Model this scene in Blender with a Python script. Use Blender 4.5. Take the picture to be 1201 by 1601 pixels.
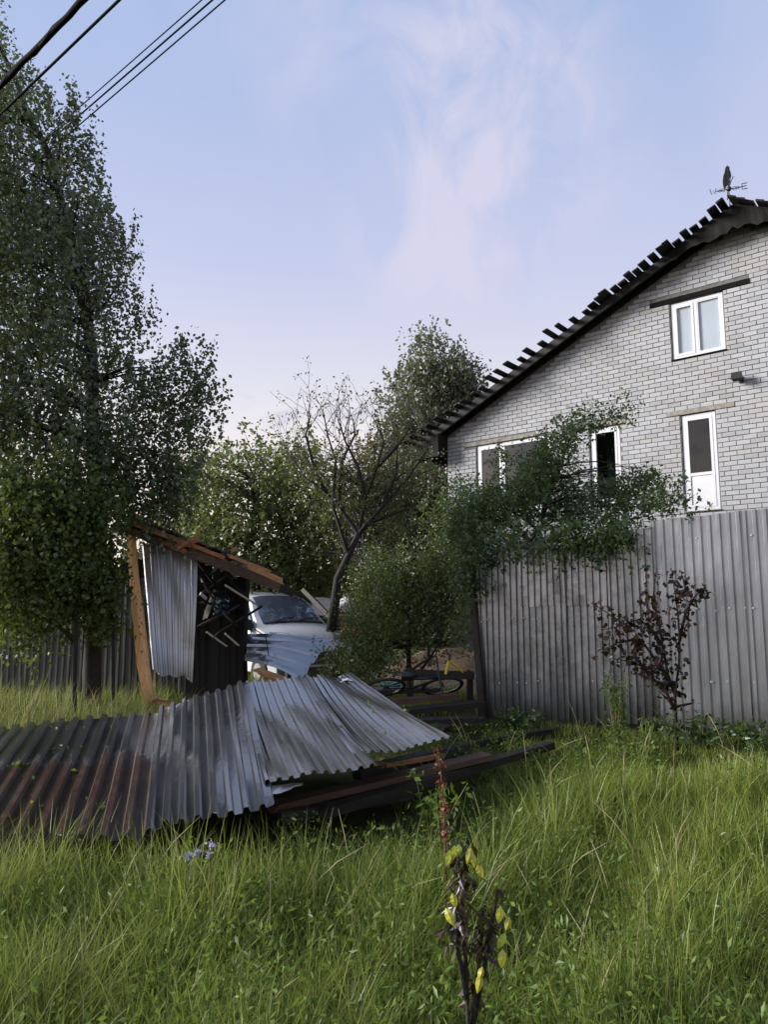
import bpy, bmesh, math, random
import numpy as np
from mathutils import Vector, Matrix

S = bpy.context.scene
for o in list(bpy.data.objects):
    bpy.data.objects.remove(o)
COL = S.collection
rad = math.radians

# ------------------------------------------------------------------ camera
CAMZ = 1.7
F = 1156.0
PITCH = math.atan(154.5 / 1156.0)
cd = bpy.data.cameras.new('camera')
cam = bpy.data.objects.new('camera', cd)
COL.objects.link(cam)
cam.location = (0, 0, CAMZ)
cam.rotation_euler = (math.pi / 2 + PITCH, 0, 0)
cd.sensor_fit = 'VERTICAL'
cd.sensor_height = 36.0
cd.lens = 26.0
cd.clip_start = 0.05
cd.clip_end = 3000
S.camera = cam

# ------------------------------------------------------------------ world / sun / exposure
SUN_AZ = Vector((-0.995, 0.10))      # towards the sun: low on the left, a little in front of the camera
SUN_EL = rad(21)
w = bpy.data.worlds.new('World')
S.world = w
w.use_nodes = True
nt = w.node_tree
N = nt.nodes
L = nt.links
N.clear()
wo = N.new('ShaderNodeOutputWorld')
bg = N.new('ShaderNodeBackground')
bg.inputs['Strength'].default_value = 0.122
L.new(bg.outputs[0], wo.inputs[0])
sky = N.new('ShaderNodeTexSky')
sky.sky_type = 'NISHITA'
sky.sun_disc = False
sky.sun_elevation = SUN_EL
sky.sun_rotation = math.atan2(SUN_AZ.x, SUN_AZ.y)
sky.air_density = 1.0
sky.dust_density = 1.2
sky.ozone_density = 1.6
tc = N.new('ShaderNodeTexCoord')
sep = N.new('ShaderNodeSeparateXYZ')
L.new(tc.outputs['Generated'], sep.inputs[0])


def wmath(op, a, b=None, c=None, clamp=False):
    n = N.new('ShaderNodeMath')
    n.operation = op
    n.use_clamp = clamp
    for i, v in enumerate((a, b, c)):
        if v is None:
            continue
        if isinstance(v, (int, float)):
            n.inputs[i].default_value = v
        else:
            L.new(v, n.inputs[i])
    return n.outputs[0]


def wramp(sock, pts):
    r = N.new('ShaderNodeValToRGB')
    while len(r.color_ramp.elements) < len(pts):
        r.color_ramp.elements.new(0.5)
    for e, (p, c) in zip(r.color_ramp.elements, pts):
        e.position = p
        e.color = (c[0], c[1], c[2], 1)
    L.new(sock, r.inputs[0])
    return r.outputs[0]


def wmix(fac, a, b, mode='MIX'):
    m = N.new('ShaderNodeMix')
    m.data_type = 'RGBA'
    m.blend_type = mode
    for sock, v in ((m.inputs[0], fac), (m.inputs[6], a), (m.inputs[7], b)):
        if isinstance(v, (int, float)):
            sock.default_value = v
        elif isinstance(v, tuple):
            sock.default_value = (v[0], v[1], v[2], 1)
        else:
            L.new(v, sock)
    return m.outputs[2]


# evening haze: pale lavender all round the horizon, thinning upwards
el = sep.outputs['Z']
haze = wramp(el, [(0.0, (.92,) * 3), (0.3, (0.86,) * 3), (1.0, (0.8,) * 3)])
hazecol = wramp(el, [(0.0, (5.0, 4.1, 3.5)), (0.17, (4.9, 4.25, 3.85)), (0.29, (3.75, 3.6, 3.9)), (0.43, (2.8, 2.9, 3.9)), (0.63, (2.05, 2.5, 3.75)), (1.0, (1.5, 2.1, 3.5))])
skc = wmix(haze, sky.outputs[0], hazecol)
# thin high cloud, wisps stretched upwards
mp = N.new('ShaderNodeMapping')
mp.inputs['Scale'].default_value = (2.4, 2.4, 1.1)
mp.inputs['Location'].default_value = (0.35, 0.1, 0.0)
L.new(tc.outputs['Generated'], mp.inputs[0])
nz = N.new('ShaderNodeTexNoise')
nz.inputs['Scale'].default_value = 1.6
nz.inputs['Detail'].default_value = 7
nz.inputs['Roughness'].default_value = 0.52
nz.inputs['Distortion'].default_value = 0.5
L.new(mp.outputs[0], nz.inputs['Vector'])
wisps = wramp(nz.outputs[0], [(0.46, (0, 0, 0)), (0.72, (1, 1, 1))])


def wdir(px, py):
    x = (px - 600.5) / F
    y = (800.5 - py) / F
    d = Vector((x, math.cos(PITCH) - y * math.sin(PITCH), math.sin(PITCH) + y * math.cos(PITCH)))
    return d.normalized()


def patch(px, py, r0, r1):
    d = wdir(px, py)
    v = N.new('ShaderNodeVectorMath')
    v.operation = 'DOT_PRODUCT'
    L.new(tc.outputs['Generated'], v.inputs[0])
    v.inputs[1].default_value = d
    mr = N.new('ShaderNodeMapRange')
    mr.interpolation_type = 'SMOOTHSTEP'
    mr.inputs['From Min'].default_value = math.cos(r1)
    mr.inputs['From Max'].default_value = math.cos(r0)
    L.new(v.outputs['Value'], mr.inputs['Value'])
    return mr.outputs[0]


nz2 = N.new('ShaderNodeTexNoise')
nz2.inputs['Scale'].default_value = 6.5
nz2.inputs['Distortion'].default_value = 0.8
nz2.inputs['Detail'].default_value = 8
nz2.inputs['Roughness'].default_value = 0.58
mp2 = N.new('ShaderNodeMapping')
mp2.inputs['Scale'].default_value = (1.5, 1.5, 0.62)
mp2.inputs['Rotation'].default_value = (0, 0.3, 0)
L.new(tc.outputs['Generated'], mp2.inputs[0])
L.new(mp2.outputs[0], nz2.inputs['Vector'])
soft = wramp(nz2.outputs[0], [(0.38, (0, 0, 0)), (0.62, (1, 1, 1))])
pa = wmath('ADD', patch(700, 330, 0.02, 0.17), wmath('ADD', wmath('MULTIPLY', patch(790, 190, 0.02, 0.19), 0.8), wmath('MULTIPLY', patch(600, 80, 0.02, 0.2), 0.45)), clamp=True)
pc = wmath('MULTIPLY', pa, soft)
skc = wmix(wmath('MULTIPLY', wisps, 0.30), skc, (3.0, 3.1, 4.0))
skc = wmix(wmath('MULTIPLY', pc, 0.6), skc, (3.5, 3.25, 3.85))
# small grey lavender cloud low over the trees
nz3 = N.new('ShaderNodeTexNoise')
nz3.inputs['Scale'].default_value = 16.0
nz3.inputs['Detail'].default_value = 6
mp3 = N.new('ShaderNodeMapping')
mp3.inputs['Scale'].default_value = (1, 1, 2.6)
L.new(tc.outputs['Generated'], mp3.inputs[0])
L.new(mp3.outputs[0], nz3.inputs['Vector'])
low = wramp(nz3.outputs[0], [(0.5, (0, 0, 0)), (0.6, (1, 1, 1))])
band = wramp(el, [(0.13, (0, 0, 0)), (0.2, (1, 1, 1)), (0.26, (1, 1, 1)), (0.3, (0, 0, 0))])
skc = wmix(wmath('MULTIPLY', wmath('MULTIPLY', low, band), 0.5), skc, (2.7, 2.6, 3.3))
L.new(skc, bg.inputs['Color'])

sd = bpy.data.lights.new('sun', 'SUN')
sd.energy = 5.0
sd.angle = rad(24)
sd.color = (1.0, 0.95, 0.90)
sun = bpy.data.objects.new('sun', sd)
COL.objects.link(sun)
sdir = Vector((SUN_AZ.x * math.cos(SUN_EL), SUN_AZ.y * math.cos(SUN_EL), math.sin(SUN_EL)))
sun.rotation_euler = sdir.to_track_quat('Z', 'Y').to_euler()

S.view_settings.view_transform = 'Standard'
S.view_settings.look = 'None'
S.view_settings.exposure = 0.88
S.view_settings.gamma = 1.0
S.render.engine = 'CYCLES'
S.cycles.max_bounces = 6
S.cycles.transparent_max_bounces = 8

# ------------------------------------------------------------------ helpers
rng = np.random.default_rng(7)
random.seed(7)


def at(px, py, Y):
    x = (px - 600.5) / F
    y = (800.5 - py) / F
    d = Vector((x, math.cos(PITCH) - y * math.sin(PITCH), math.sin(PITCH) + y * math.cos(PITCH)))
    return Vector((0, 0, CAMZ)) + d * (Y / d.y)


def at_z(px, py, z):
    x = (px - 600.5) / F
    y = (800.5 - py) / F
    d = Vector((x, math.cos(PITCH) - y * math.sin(PITCH), math.sin(PITCH) + y * math.cos(PITCH)))
    return Vector((0, 0, CAMZ)) + d * ((z - CAMZ) / d.z)


def sstep(a, b, v):
    t = np.clip((v - a) / (b - a), 0, 1)
    return t * t * (3 - 2 * t)


def ground(x, y):
    x = np.asarray(x, float)
    y = np.asarray(y, float)
    h = -0.14 + 0.30 * sstep(4.2, 10.5, y) + 0.055 * np.clip(x, 0, 5) * sstep(3.0, 8.0, y) * (1 - sstep(11, 16, y))
    h = h + 0.10 * np.exp(-((x - 2.7) ** 2 / 1.8 + (y - 6.0) ** 2 / 0.9))
    h = h + 0.025 * np.sin(x * 2.1 + 0.6) * np.cos(y * 1.7) + 0.02 * np.sin(x * 4.7 + y * 3.1)
    return h


def gz(x, y):
    return float(ground(x, y))


def tag(o, label=None, cat=None, group=None, kind=None):
    if label:
        o['label'] = label
    if cat:
        o['category'] = cat
    if group:
        o['group'] = group
    if kind:
        o['kind'] = kind
    return o


def link(name, me, mat=None, parent=None):
    o = bpy.data.objects.new(name, me)
    COL.objects.link(o)
    if mat is not None and me is not None and len(me.materials) == 0:
        me.materials.append(mat)
    if parent is not None:
        o.parent = parent
    return o


def empty(name, loc=(0, 0, 0), rz=0.0, label=None, cat=None, group=None):
    o = bpy.data.objects.new(name, None)
    COL.objects.link(o)
    o.location = loc
    o.rotation_euler = (0, 0, rz)
    o.empty_display_size = 0.2
    tag(o, label, cat, group)
    return o


def poly_mesh(name, V, Fq, attr=None, smooth=False, uv=None):
    """V (n,3) array, Fq (m,k) array of quads or tris"""
    V = np.asarray(V, np.float32)
    Fq = np.asarray(Fq, np.int32)
    me = bpy.data.meshes.new(name)
    m, k = Fq.shape
    me.vertices.add(len(V))
    me.vertices.foreach_set('co', V.ravel())
    me.loops.add(m * k)
    me.loops.foreach_set('vertex_index', Fq.ravel())
    me.polygons.add(m)
    me.polygons.foreach_set('loop_start', np.arange(0, m * k, k, dtype=np.int32))
    me.polygons.foreach_set('loop_total', np.full(m, k, np.int32))
    me.polygons.foreach_set('use_smooth', np.full(m, bool(smooth)))
    me.update(calc_edges=True)
    if attr is not None:
        for nm, a in attr.items():
            at_ = me.attributes.new(nm, 'FLOAT', 'POINT')
            at_.data.foreach_set('value', np.asarray(a, np.float32))
    if uv is not None:
        l = me.uv_layers.new(name='UVMap')
        l.data.foreach_set('uv', np.asarray(uv, np.float32)[Fq.ravel()].ravel())
    me.validate()
    return me


class MB:
    def __init__(self):
        self.v = []
        self.f = []

    def add(self, vs, fs):
        b = len(self.v)
        self.v += [tuple(p) for p in vs]
        self.f += [tuple(i + b for i in f) for f in fs]

    def box(self, c, s, R=None):
        c = Vector(c)
        vs = []
        for z in (-.5, .5):
            for x, y in ((-.5, -.5), (.5, -.5), (.5, .5), (-.5, .5)):
                p = Vector((x * s[0], y * s[1], z * s[2]))
                if R is not None:
                    p = R @ p
                vs.append(c + p)
        self.add(vs, [(0, 3, 2, 1), (4, 5, 6, 7), (0, 1, 5, 4), (1, 2, 6, 5), (2, 3, 7, 6), (3, 0, 4, 7)])

    def bar(self, a, b, w_, h_, upv=(0, 0, 1), jag=0.0):
        """plank from a to b; w_ sideways, h_ along upv; jag splinters the ends"""
        a = Vector(a)
        b = Vector(b)
        d = (b - a).normalized()
        u = Vector(upv)
        s = d.cross(u)
        if s.length < 1e-3:
            s = d.cross(Vector((1, 0, 0)))
        s.normalize()
        u = s.cross(d).normalized()
        rings = []
        n = 4
        for i in range(n + 1):
            t = i / n
            p = a.lerp(b, t)
            k = 1 + random.uniform(-.05, .05)
            r = []
            for sx, sz in ((-.5, -.5), (.5, -.5), (.5, .5), (-.5, .5)):
                q = p + s * (sx * w_ * k) + u * (sz * h_ * k)
                if i in (0, n):
                    q += d * random.uniform(-jag, jag)
                r.append(q)
            rings.append(r)
        vs = [q for r in rings for q in r]
        fs = [(0, 3, 2, 1), (4 * n, 4 * n + 1, 4 * n + 2, 4 * n + 3)]
        for i in range(n):
            for j in range(4):
                k = (j + 1) % 4
                fs.append((4 * i + j, 4 * i + k, 4 * i + 4 + k, 4 * i + 4 + j))
        self.add(vs, fs)

    def tube(self, pts, radii, sides=6, cap=True):
        pts = [Vector(p) for p in pts]
        n = len(pts)
        if isinstance(radii, (int, float)):
            radii = [radii] * n
        vs = []
        d0 = (pts[1] - pts[0]).normalized()
        ref = Vector((0, 0, 1)) if abs(d0.z) < 0.9 else Vector((1, 0, 0))
        s = d0.cross(ref).normalized()
        for i, p in enumerate(pts):
            d = (pts[min(i + 1, n - 1)] - pts[max(i - 1, 0)]).normalized()
            s = (s - d * s.dot(d))
            if s.length < 1e-4:
                s = d.orthogonal()
            s.normalize()
            t = d.cross(s)
            for k in range(sides):
                a = 2 * math.pi * k / sides
                vs.append(p + (s * math.cos(a) + t * math.sin(a)) * radii[i])
        fs = []
        for i in range(n - 1):
            for k in range(sides):
                k2 = (k + 1) % sides
                fs.append((i * sides + k, i * sides + k2, (i + 1) * sides + k2, (i + 1) * sides + k))
        if cap:
            fs.append(tuple(range(sides))[::-1])
            fs.append(tuple((n - 1) * sides + k for k in range(sides)))
        self.add(vs, fs)

    def prism(self, poly, a, b, axis_fn):
        """poly list of 2d points; axis_fn(p, t) -> 3d, t in (a,b)"""
        n = len(poly)
        vs = [axis_fn(p, a) for p in poly] + [axis_fn(p, b) for p in poly]
        fs = [tuple(range(n))[::-1], tuple(range(n, 2 * n))]
        for i in range(n):
            j = (i + 1) % n
            fs.append((i, j, n + j, n + i))
        self.add(vs, fs)

    def build(self, name, mat, parent=None, smooth=False):
        me = bpy.data.meshes.new(name)
        me.from_pydata(self.v, [], self.f)
        bm = bmesh.new()
        bm.from_mesh(me)
        bmesh.ops.recalc_face_normals(bm, faces=bm.faces)
        bm.to_mesh(me)
        bm.free()
        if smooth:
            for p in me.polygons:
                p.use_smooth = True
        me.update()
        return link(name, me, mat, parent)


def rand_dirs(n):
    v = rng.normal(size=(n, 3))
    return v / np.linalg.norm(v, axis=1, keepdims=True)


def leaves_mesh(name, P, size, mat, parent, aspect=.62, droop=.35, rnd=None, szvar=.35):
    """one folded rhomb per leaf"""
    n = len(P)
    P = np.asarray(P)
    ax = rand_dirs(n)
    ax[:, 2] -= droop
    ax /= np.linalg.norm(ax, axis=1, keepdims=True)
    sd_ = np.cross(ax, rand_dirs(n))
    sd_ /= np.linalg.norm(sd_, axis=1, keepdims=True) + 1e-9
    nr = np.cross(ax, sd_)
    s = (size * (1 + szvar * rng.uniform(-1, 1, n)))[:, None]
    a = P
    tip = P + ax * s
    mid = P + ax * s * .45 - nr * s * .06
    l = mid + sd_ * s * aspect * .5 + nr * s * .10
    r = mid - sd_ * s * aspect * .5 + nr * s * .10
    V = np.stack([a, l, tip, r], 1).reshape(-1, 3)
    idx = np.arange(n)[:, None] * 4
    Fq = idx + np.array([[0, 1, 2, 3]])
    if rnd is None:
        rnd = rng.uniform(0, 1, n)
    me = poly_mesh(name, V, Fq, attr={'rnd': np.repeat(rnd, 4)})
    return link(name, me, mat, parent)


# ------------------------------------------------------------------ materials
MATS = {}


def new_mat(name):
    m = bpy.data.materials.new(name)
    m.use_nodes = True
    t = m.node_tree
    t.nodes.clear()
    out = t.nodes.new('ShaderNodeOutputMaterial')
    MATS[name] = m
    return m, t, out


class G:
    """tiny node-graph helper"""

    def __init__(self, t):
        self.t = t

    def n(self, typ, ins=None, **kw):
        x = self.t.nodes.new(typ)
        for k, v in kw.items():
            setattr(x, k, v)
        for k, v in (ins or {}).items():
            self.put(x.inputs[k], v)
        return x

    def put(self, s, v):
        if isinstance(v, bpy.types.NodeSocket):
            self.t.links.new(v, s)
        elif isinstance(v, tuple) and len(v) == 3 and s.type == 'RGBA':
            s.default_value = (*v, 1)
        else:
            s.default_value = v

    def noise(self, vec, scale, detail=4, rough=.55, dist=0.0):
        x = self.n('ShaderNodeTexNoise', {'Scale': scale, 'Detail': detail, 'Roughness': rough, 'Distortion': dist})
        if vec is not None:
            self.put(x.inputs['Vector'], vec)
        return x.outputs[0]

    def mapv(self, vec, scale=(1, 1, 1), rot=(0, 0, 0), loc=(0, 0, 0)):
        return self.n('ShaderNodeMapping', {'Vector': vec, 'Scale': scale, 'Rotation': rot, 'Location': loc}).outputs[0]

    def ramp(self, fac, pts, interp='LINEAR'):
        r = self.n('ShaderNodeValToRGB')
        r.color_ramp.interpolation = interp
        while len(r.color_ramp.elements) < len(pts):
            r.color_ramp.elements.new(.5)
        for e, (p, c) in zip(r.color_ramp.elements, pts):
            e.position = p
            e.color = (*c, 1) if isinstance(c, tuple) else (c, c, c, 1)
        self.put(r.inputs[0], fac)
        return r.outputs[0]

    def mix(self, fac, a, b, mode='MIX'):
        m = self.n('ShaderNodeMix', data_type='RGBA', blend_type=mode)
        self.put(m.inputs[0], fac)
        self.put(m.inputs[6], a)
        self.put(m.inputs[7], b)
        return m.outputs[2]

    def math(self, op, a, b=None, clamp=False):
        m = self.n('ShaderNodeMath', operation=op, use_clamp=clamp)
        self.put(m.inputs[0], a)
        if b is not None:
            self.put(m.inputs[1], b)
        return m.outputs[0]

    def bump(self, h, strength=.3, dist=.01):
        return self.n('ShaderNodeBump', {'Height': h, 'Strength': strength, 'Distance': dist}).outputs[0]


def simple(name, col, rough=.6, metal=0.0, var=.15, nscale=8, bump=0.0, spec=.5):
    m, t, out = new_mat(name)
    g = G(t)
    tcn = g.n('ShaderNodeTexCoord').outputs['Object']
    nzv = g.noise(tcn, nscale, 5)
    lo = tuple(c * (1 - var) for c in col)
    hi = tuple(min(1, c * (1 + var)) for c in col)
    c = g.ramp(nzv, [(.3, lo), (.7, hi)])
    b = g.n('ShaderNodeBsdfPrincipled', {'Base Color': c, 'Roughness': rough, 'Metallic': metal, 'Specular IOR Level': spec})
    if bump:
        g.put(b.inputs['Normal'], g.bump(g.noise(tcn, nscale * 4, 4), bump, .01))
    t.links.new(b.outputs[0], out.inputs[0])
    return m


def leaf_mat(name, cols, trans=.35, gloss=.06, rough=.4):
    """cols: list of colours along the per-leaf random attribute"""
    m, t, out = new_mat(name)
    g = G(t)
    a = g.n('ShaderNodeAttribute', attribute_name='rnd').outputs['Fac']
    n = len(cols)
    c = g.ramp(a, [(i / (n - 1), cols[i]) for i in range(n)])
    d = g.n('ShaderNodeBsdfDiffuse', {'Color': c})
    tr = g.n('ShaderNodeBsdfTranslucent', {'Color': g.mix(.5, c, (.16, .2, .03))})
    mx = g.n('ShaderNodeMixShader', {0: trans, 1: d.outputs[0], 2: tr.outputs[0]})
    gl = g.n('ShaderNodeBsdfGlossy', {'Color': (.8, .85, .9), 'Roughness': rough})
    mx2 = g.n('ShaderNodeMixShader', {0: gloss, 1: mx.outputs[0], 2: gl.outputs[0]})
    t.links.new(mx2.outputs[0], out.inputs[0])
    return m


def wood_mat(name, dark, light, rough=.75, axis=None):
    m, t, out = new_mat(name)
    g = G(t)
    tcn = g.n('ShaderNodeTexCoord').outputs['Generated']
    oi = g.n('ShaderNodeObjectInfo').outputs['Random']
    off = g.n('ShaderNodeVectorMath', {0: tcn, 1: (7.3, 3.1, 5.7)}, operation='ADD').outputs[0]
    sc = g.n('ShaderNodeVectorMath', {0: off}, operation='SCALE')
    g.put(sc.inputs['Scale'], g.math('ADD', oi, 1.0))
    v = g.mapv(sc.outputs[0], axis or (2, 14, 14))
    gr = g.noise(v, 2.2, 8, .65, .6)
    blot = g.noise(sc.outputs[0], 3, 3)
    c = g.ramp(gr, [(.28, dark), (.55, tuple((a + b) / 2 for a, b in zip(dark, light))), (.78, light)])
    c = g.mix(g.ramp(blot, [(.4, 0.0), (.75, .6)]), c, tuple(x * .55 for x in dark))
    hs = g.n('ShaderNodeHueSaturation', {'Color': c})
    g.put(hs.inputs['Value'], g.math('ADD', g.math('MULTIPLY', oi, .5), .75))
    b = g.n('ShaderNodeBsdfPrincipled', {'Base Color': hs.outputs[0], 'Roughness': rough, 'Specular IOR Level': .25})
    g.put(b.inputs['Normal'], g.bump(gr, .4, .01))
    t.links.new(b.outputs[0], out.inputs[0])
    return m


def metal_sheet(name, base, rough=.4, metal=.5, rust=0.0, rust_line=None, dirt=.35, dent=.18, splash=False):
    """corrugated galvanised steel; uv.x across the ribs, uv.y along them (metres)"""
    m, t, out = new_mat(name)
    g = G(t)
    uv = g.n('ShaderNodeUVMap').outputs[0]
    oi = g.n('ShaderNodeObjectInfo').outputs['Random']
    comb = g.n('ShaderNodeCombineXYZ', {'X': g.math('MULTIPLY', oi, 37.0), 'Y': g.math('MULTIPLY', oi, 13.0), 'Z': 0.0}).outputs[0]
    p = g.n('ShaderNodeVectorMath', {0: uv, 1: comb}, operation='ADD').outputs[0]
    streak = g.noise(g.mapv(p, (9, .6, 1)), 2.0, 6, .6)
    big = g.noise(p, 1.3, 4)
    fine = g.noise(p, 34, 3)
    lo = tuple(c * .8 for c in base)
    hi = tuple(min(1, c * 1.15) for c in base)
    c = g.ramp(g.math('ADD', g.math('MULTIPLY', streak, .6), g.math('MULTIPLY', big, .4)), [(.34, lo), (.66, hi)])
    c = g.mix(g.math('MULTIPLY', g.ramp(fine, [(.55, 0.0), (.75, 1.0)]), dirt), c, (.10, .09, .075))
    if splash:
        yv = g.n('ShaderNodeSeparateXYZ', {0: uv}).outputs['Y']
        sp = g.n('ShaderNodeMapRange', {'Value': g.math('ADD', yv, g.math('MULTIPLY', g.math('SUBTRACT', big, .5), .6)), 'From Min': .38, 'From Max': .02}).outputs[0]
        c = g.mix(g.math('MULTIPLY', sp, .55), c, (.085, .075, .055)) if splash == 2 else c
        rs = g.ramp(g.noise(g.mapv(p, (14, .8, 1)), 1.6, 6, .7), [(.62, 0.0), (.74, .45)])
        c = g.mix(rs, c, (.13, .095, .07))
    rgh = g.math('ADD', g.math('MULTIPLY', g.math('ADD', g.math('MULTIPLY', big, .5), g.math('MULTIPLY', streak, .5)), .3), rough - .13)
    mt = metal
    if rust:
        rn = g.noise(g.mapv(p, (3.0, .9, 1)), 2.2, 7, .65)
        mask = g.ramp(rn, [(.62 - .25 * rust, 0.0), (.72 - .2 * rust, 1.0)])
        if rust_line is not None:
            y = g.n('ShaderNodeSeparateXYZ', {0: uv}).outputs['Y']
            wob = g.math('MULTIPLY', g.math('SUBTRACT', streak, .5), 1.6)
            yy = g.math('ADD', y, wob)
            mk = g.n('ShaderNodeMapRange', {'Value': yy, 'From Min': rust_line + .10, 'From Max': rust_line - .10})
            x = g.n('ShaderNodeSeparateXYZ', {0: uv}).outputs['X']
            mkx = g.n('ShaderNodeMapRange', {'Value': g.math('ADD', x, wob), 'From Min': 2.5, 'From Max': 2.05})
            mask = g.math('MULTIPLY', mk.outputs[0], g.math('ADD', .55, g.math('MULTIPLY', rn, .9)), clamp=True)
            mask = g.math('MULTIPLY', mask, mkx.outputs[0])
        rc = g.ramp(g.noise(p, 9, 6, .7), [(.3, (.010, .006, .005)), (.55, (.035, .017, .012)), (.75, (.10, .048, .028))])
        c = g.mix(mask, c, rc)
        rgh = g.math('ADD', rgh, g.math('MULTIPLY', mask, .15))
        mt = g.math('MULTIPLY', g.math('SUBTRACT', 1.0, mask), metal)
    b = g.n('ShaderNodeBsdfPrincipled', {'Base Color': c, 'Roughness': rgh, 'Metallic': mt})
    dents = g.noise(g.mapv(p, (2.2, 1.2, 1)), 2.0, 3)
    nb = g.bump(dents, dent, .03)
    g.put(b.inputs['Normal'], nb)
    t.links.new(b.outputs[0], out.inputs[0])
    return m


# grass
def grass_mat(name):
    m, t, out = new_mat(name)
    g = G(t)
    a = g.n('ShaderNodeAttribute', attribute_name='rnd').outputs['Fac']
    c = g.ramp(a, [(0, (.055, .08, .014)), (.3, (.105, .15, .026)), (.55, (.175, .225, .042)), (.8, (.255, .30, .065)), (.9, (.25, .22, .09)), (1, (.28, .24, .13))])
    d = g.n('ShaderNodeBsdfDiffuse', {'Color': c})
    tr = g.n('ShaderNodeBsdfTranslucent', {'Color': c})
    mx = g.n('ShaderNodeMixShader', {0: .45, 1: d.outputs[0], 2: tr.outputs[0]})
    gl = g.n('ShaderNodeBsdfGlossy', {'Color': (.9, .95, .9), 'Roughness': .38})
    mx2 = g.n('ShaderNodeMixShader', {0: .018, 1: mx.outputs[0], 2: gl.outputs[0]})
    t.links.new(mx2.outputs[0], out.inputs[0])
    return m


def ground_mat():
    m, t, out = new_mat('soil_and_turf')
    g = G(t)
    p = g.n('ShaderNodeTexCoord').outputs['Object']
    n1 = g.noise(p, 1.1, 6, .6)
    n2 = g.noise(p, 14, 6, .7)
    c = g.ramp(n1, [(.35, (.03, .038, .012)), (.55, (.045, .058, .016)), (.72, (.06, .05, .03))])
    c = g.mix(g.ramp(n2, [(.4, 0.0), (.7, .7)]), c, (.028, .022, .014))
    b = g.n('ShaderNodeBsdfPrincipled', {'Base Color': c, 'Roughness': .95, 'Specular IOR Level': .1, 'Normal': g.bump(n2, .8, .05)})
    t.links.new(b.outputs[0], out.inputs[0])
    return m


def brick_mat():
    m, t, out = new_mat('silicate_brick')
    g = G(t)
    p = g.n('ShaderNodeTexCoord').outputs['Object']
    geo = g.n('ShaderNodeNewGeometry')
    oi = g.n('ShaderNodeObjectInfo').outputs['Random']
    r = g.math('FRACT', g.math('ADD', geo.outputs['Random Per Island'], oi))
    c = g.ramp(r, [(0, (.265, .275, .29)), (.2, (.305, .315, .335)), (.6, (.33, .34, .362)), (.85, (.355, .365, .388)), (1, (.315, .31, .305))])
    pos = geo.outputs['Position']
    dirt = g.noise(g.mapv(pos, (1, 1, .6)), .9, 6, .6)
    c = g.mix(g.ramp(dirt, [(.5, 0.0), (.8, .45)]), c, (.25, .23, .19))
    fine = g.noise(pos, 40, 5, .65)
    c = g.mix(g.ramp(fine, [(.45, 0.0), (.75, .4)]), c, (.27, .265, .26))
    b = g.n('ShaderNodeBsdfPrincipled', {'Base Color': c, 'Roughness': .9, 'Specular IOR Level': .2, 'Normal': g.bump(fine, .5, .006)})
    t.links.new(b.outputs[0], out.inputs[0])
    return m


def glass_mat(name, tint=(.02, .022, .024)):
    m, t, out = new_mat(name)
    g = G(t)
    p = g.n('ShaderNodeTexCoord').outputs['Object']
    nb = g.bump(g.noise(p, 1.2, 2), .06, .05)
    tr = g.n('ShaderNodeBsdfTransparent', {'Color': (.78, .82, .84)})
    gl = g.n('ShaderNodeBsdfGlossy', {'Color': (1, 1, 1), 'Roughness': .01, 'Normal': nb})
    fr = g.n('ShaderNodeFresnel', {'IOR': 1.5})
    f = g.math('ADD', g.math('MULTIPLY', fr.outputs[0], 1.5), .01, clamp=True)
    mx = g.n('ShaderNodeMixShader', {0: f, 1: tr.outputs[0], 2: gl.outputs[0]})
    t.links.new(mx.outputs[0], out.inputs[0])
    return m


def birch_bark():
    m, t, out = new_mat('birch_bark')
    g = G(t)
    p = g.n('ShaderNodeTexCoord').outputs['Object']
    n1 = g.noise(g.mapv(p, (3, 3, 12)), 2.2, 6, .65)
    c = g.ramp(n1, [(.42, (.05, .045, .04)), (.55, (.25, .235, .22)), (.7, (.4, .385, .36))])
    b = g.n('ShaderNodeBsdfPrincipled', {'Base Color': c, 'Roughness': .85, 'Normal': g.bump(n1, .6, .02)})
    t.links.new(b.outputs[0], out.inputs[0])
    return m


def post_mat():
    m, t, out = new_mat('split_birch_post')
    g = G(t)
    p = g.n('ShaderNodeTexCoord').outputs['Object']
    gr = g.noise(g.mapv(p, (22, 22, 1.2)), 2.0, 7, .6, .4)
    c = g.ramp(gr, [(.3, (.52, .25, .10)), (.52, (.70, .40, .18)), (.75, (.78, .54, .30))])
    sp = g.noise(g.mapv(p, (9, 9, 5)), 2.4, 5, .7)
    c = g.mix(g.ramp(sp, [(.60, 0.0), (.65, 1.0)]), c, (.018, .014, .011))
    b = g.n('ShaderNodeBsdfPrincipled', {'Base Color': c, 'Roughness': .7, 'Specular IOR Level': .25, 'Normal': g.bump(gr, .4, .01)})
    t.links.new(b.outputs[0], out.inputs[0])
    return m


def soil_mat():
    m, t, out = new_mat('bare_soil')
    g = G(t)
    p = g.n('ShaderNodeTexCoord').outputs['Object']
    n1 = g.noise(p, 2.2, 7, .65)
    c = g.ramp(n1, [(.3, (.06, .04, .028)), (.55, (.135, .092, .066)), (.75, (.2, .14, .105))])
    b = g.n('ShaderNodeBsdfPrincipled', {'Base Color': c, 'Roughness': .95, 'Specular IOR Level': .1, 'Normal': g.bump(n1, .8, .06)})
    t.links.new(b.outputs[0], out.inputs[0])
    return m


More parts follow.
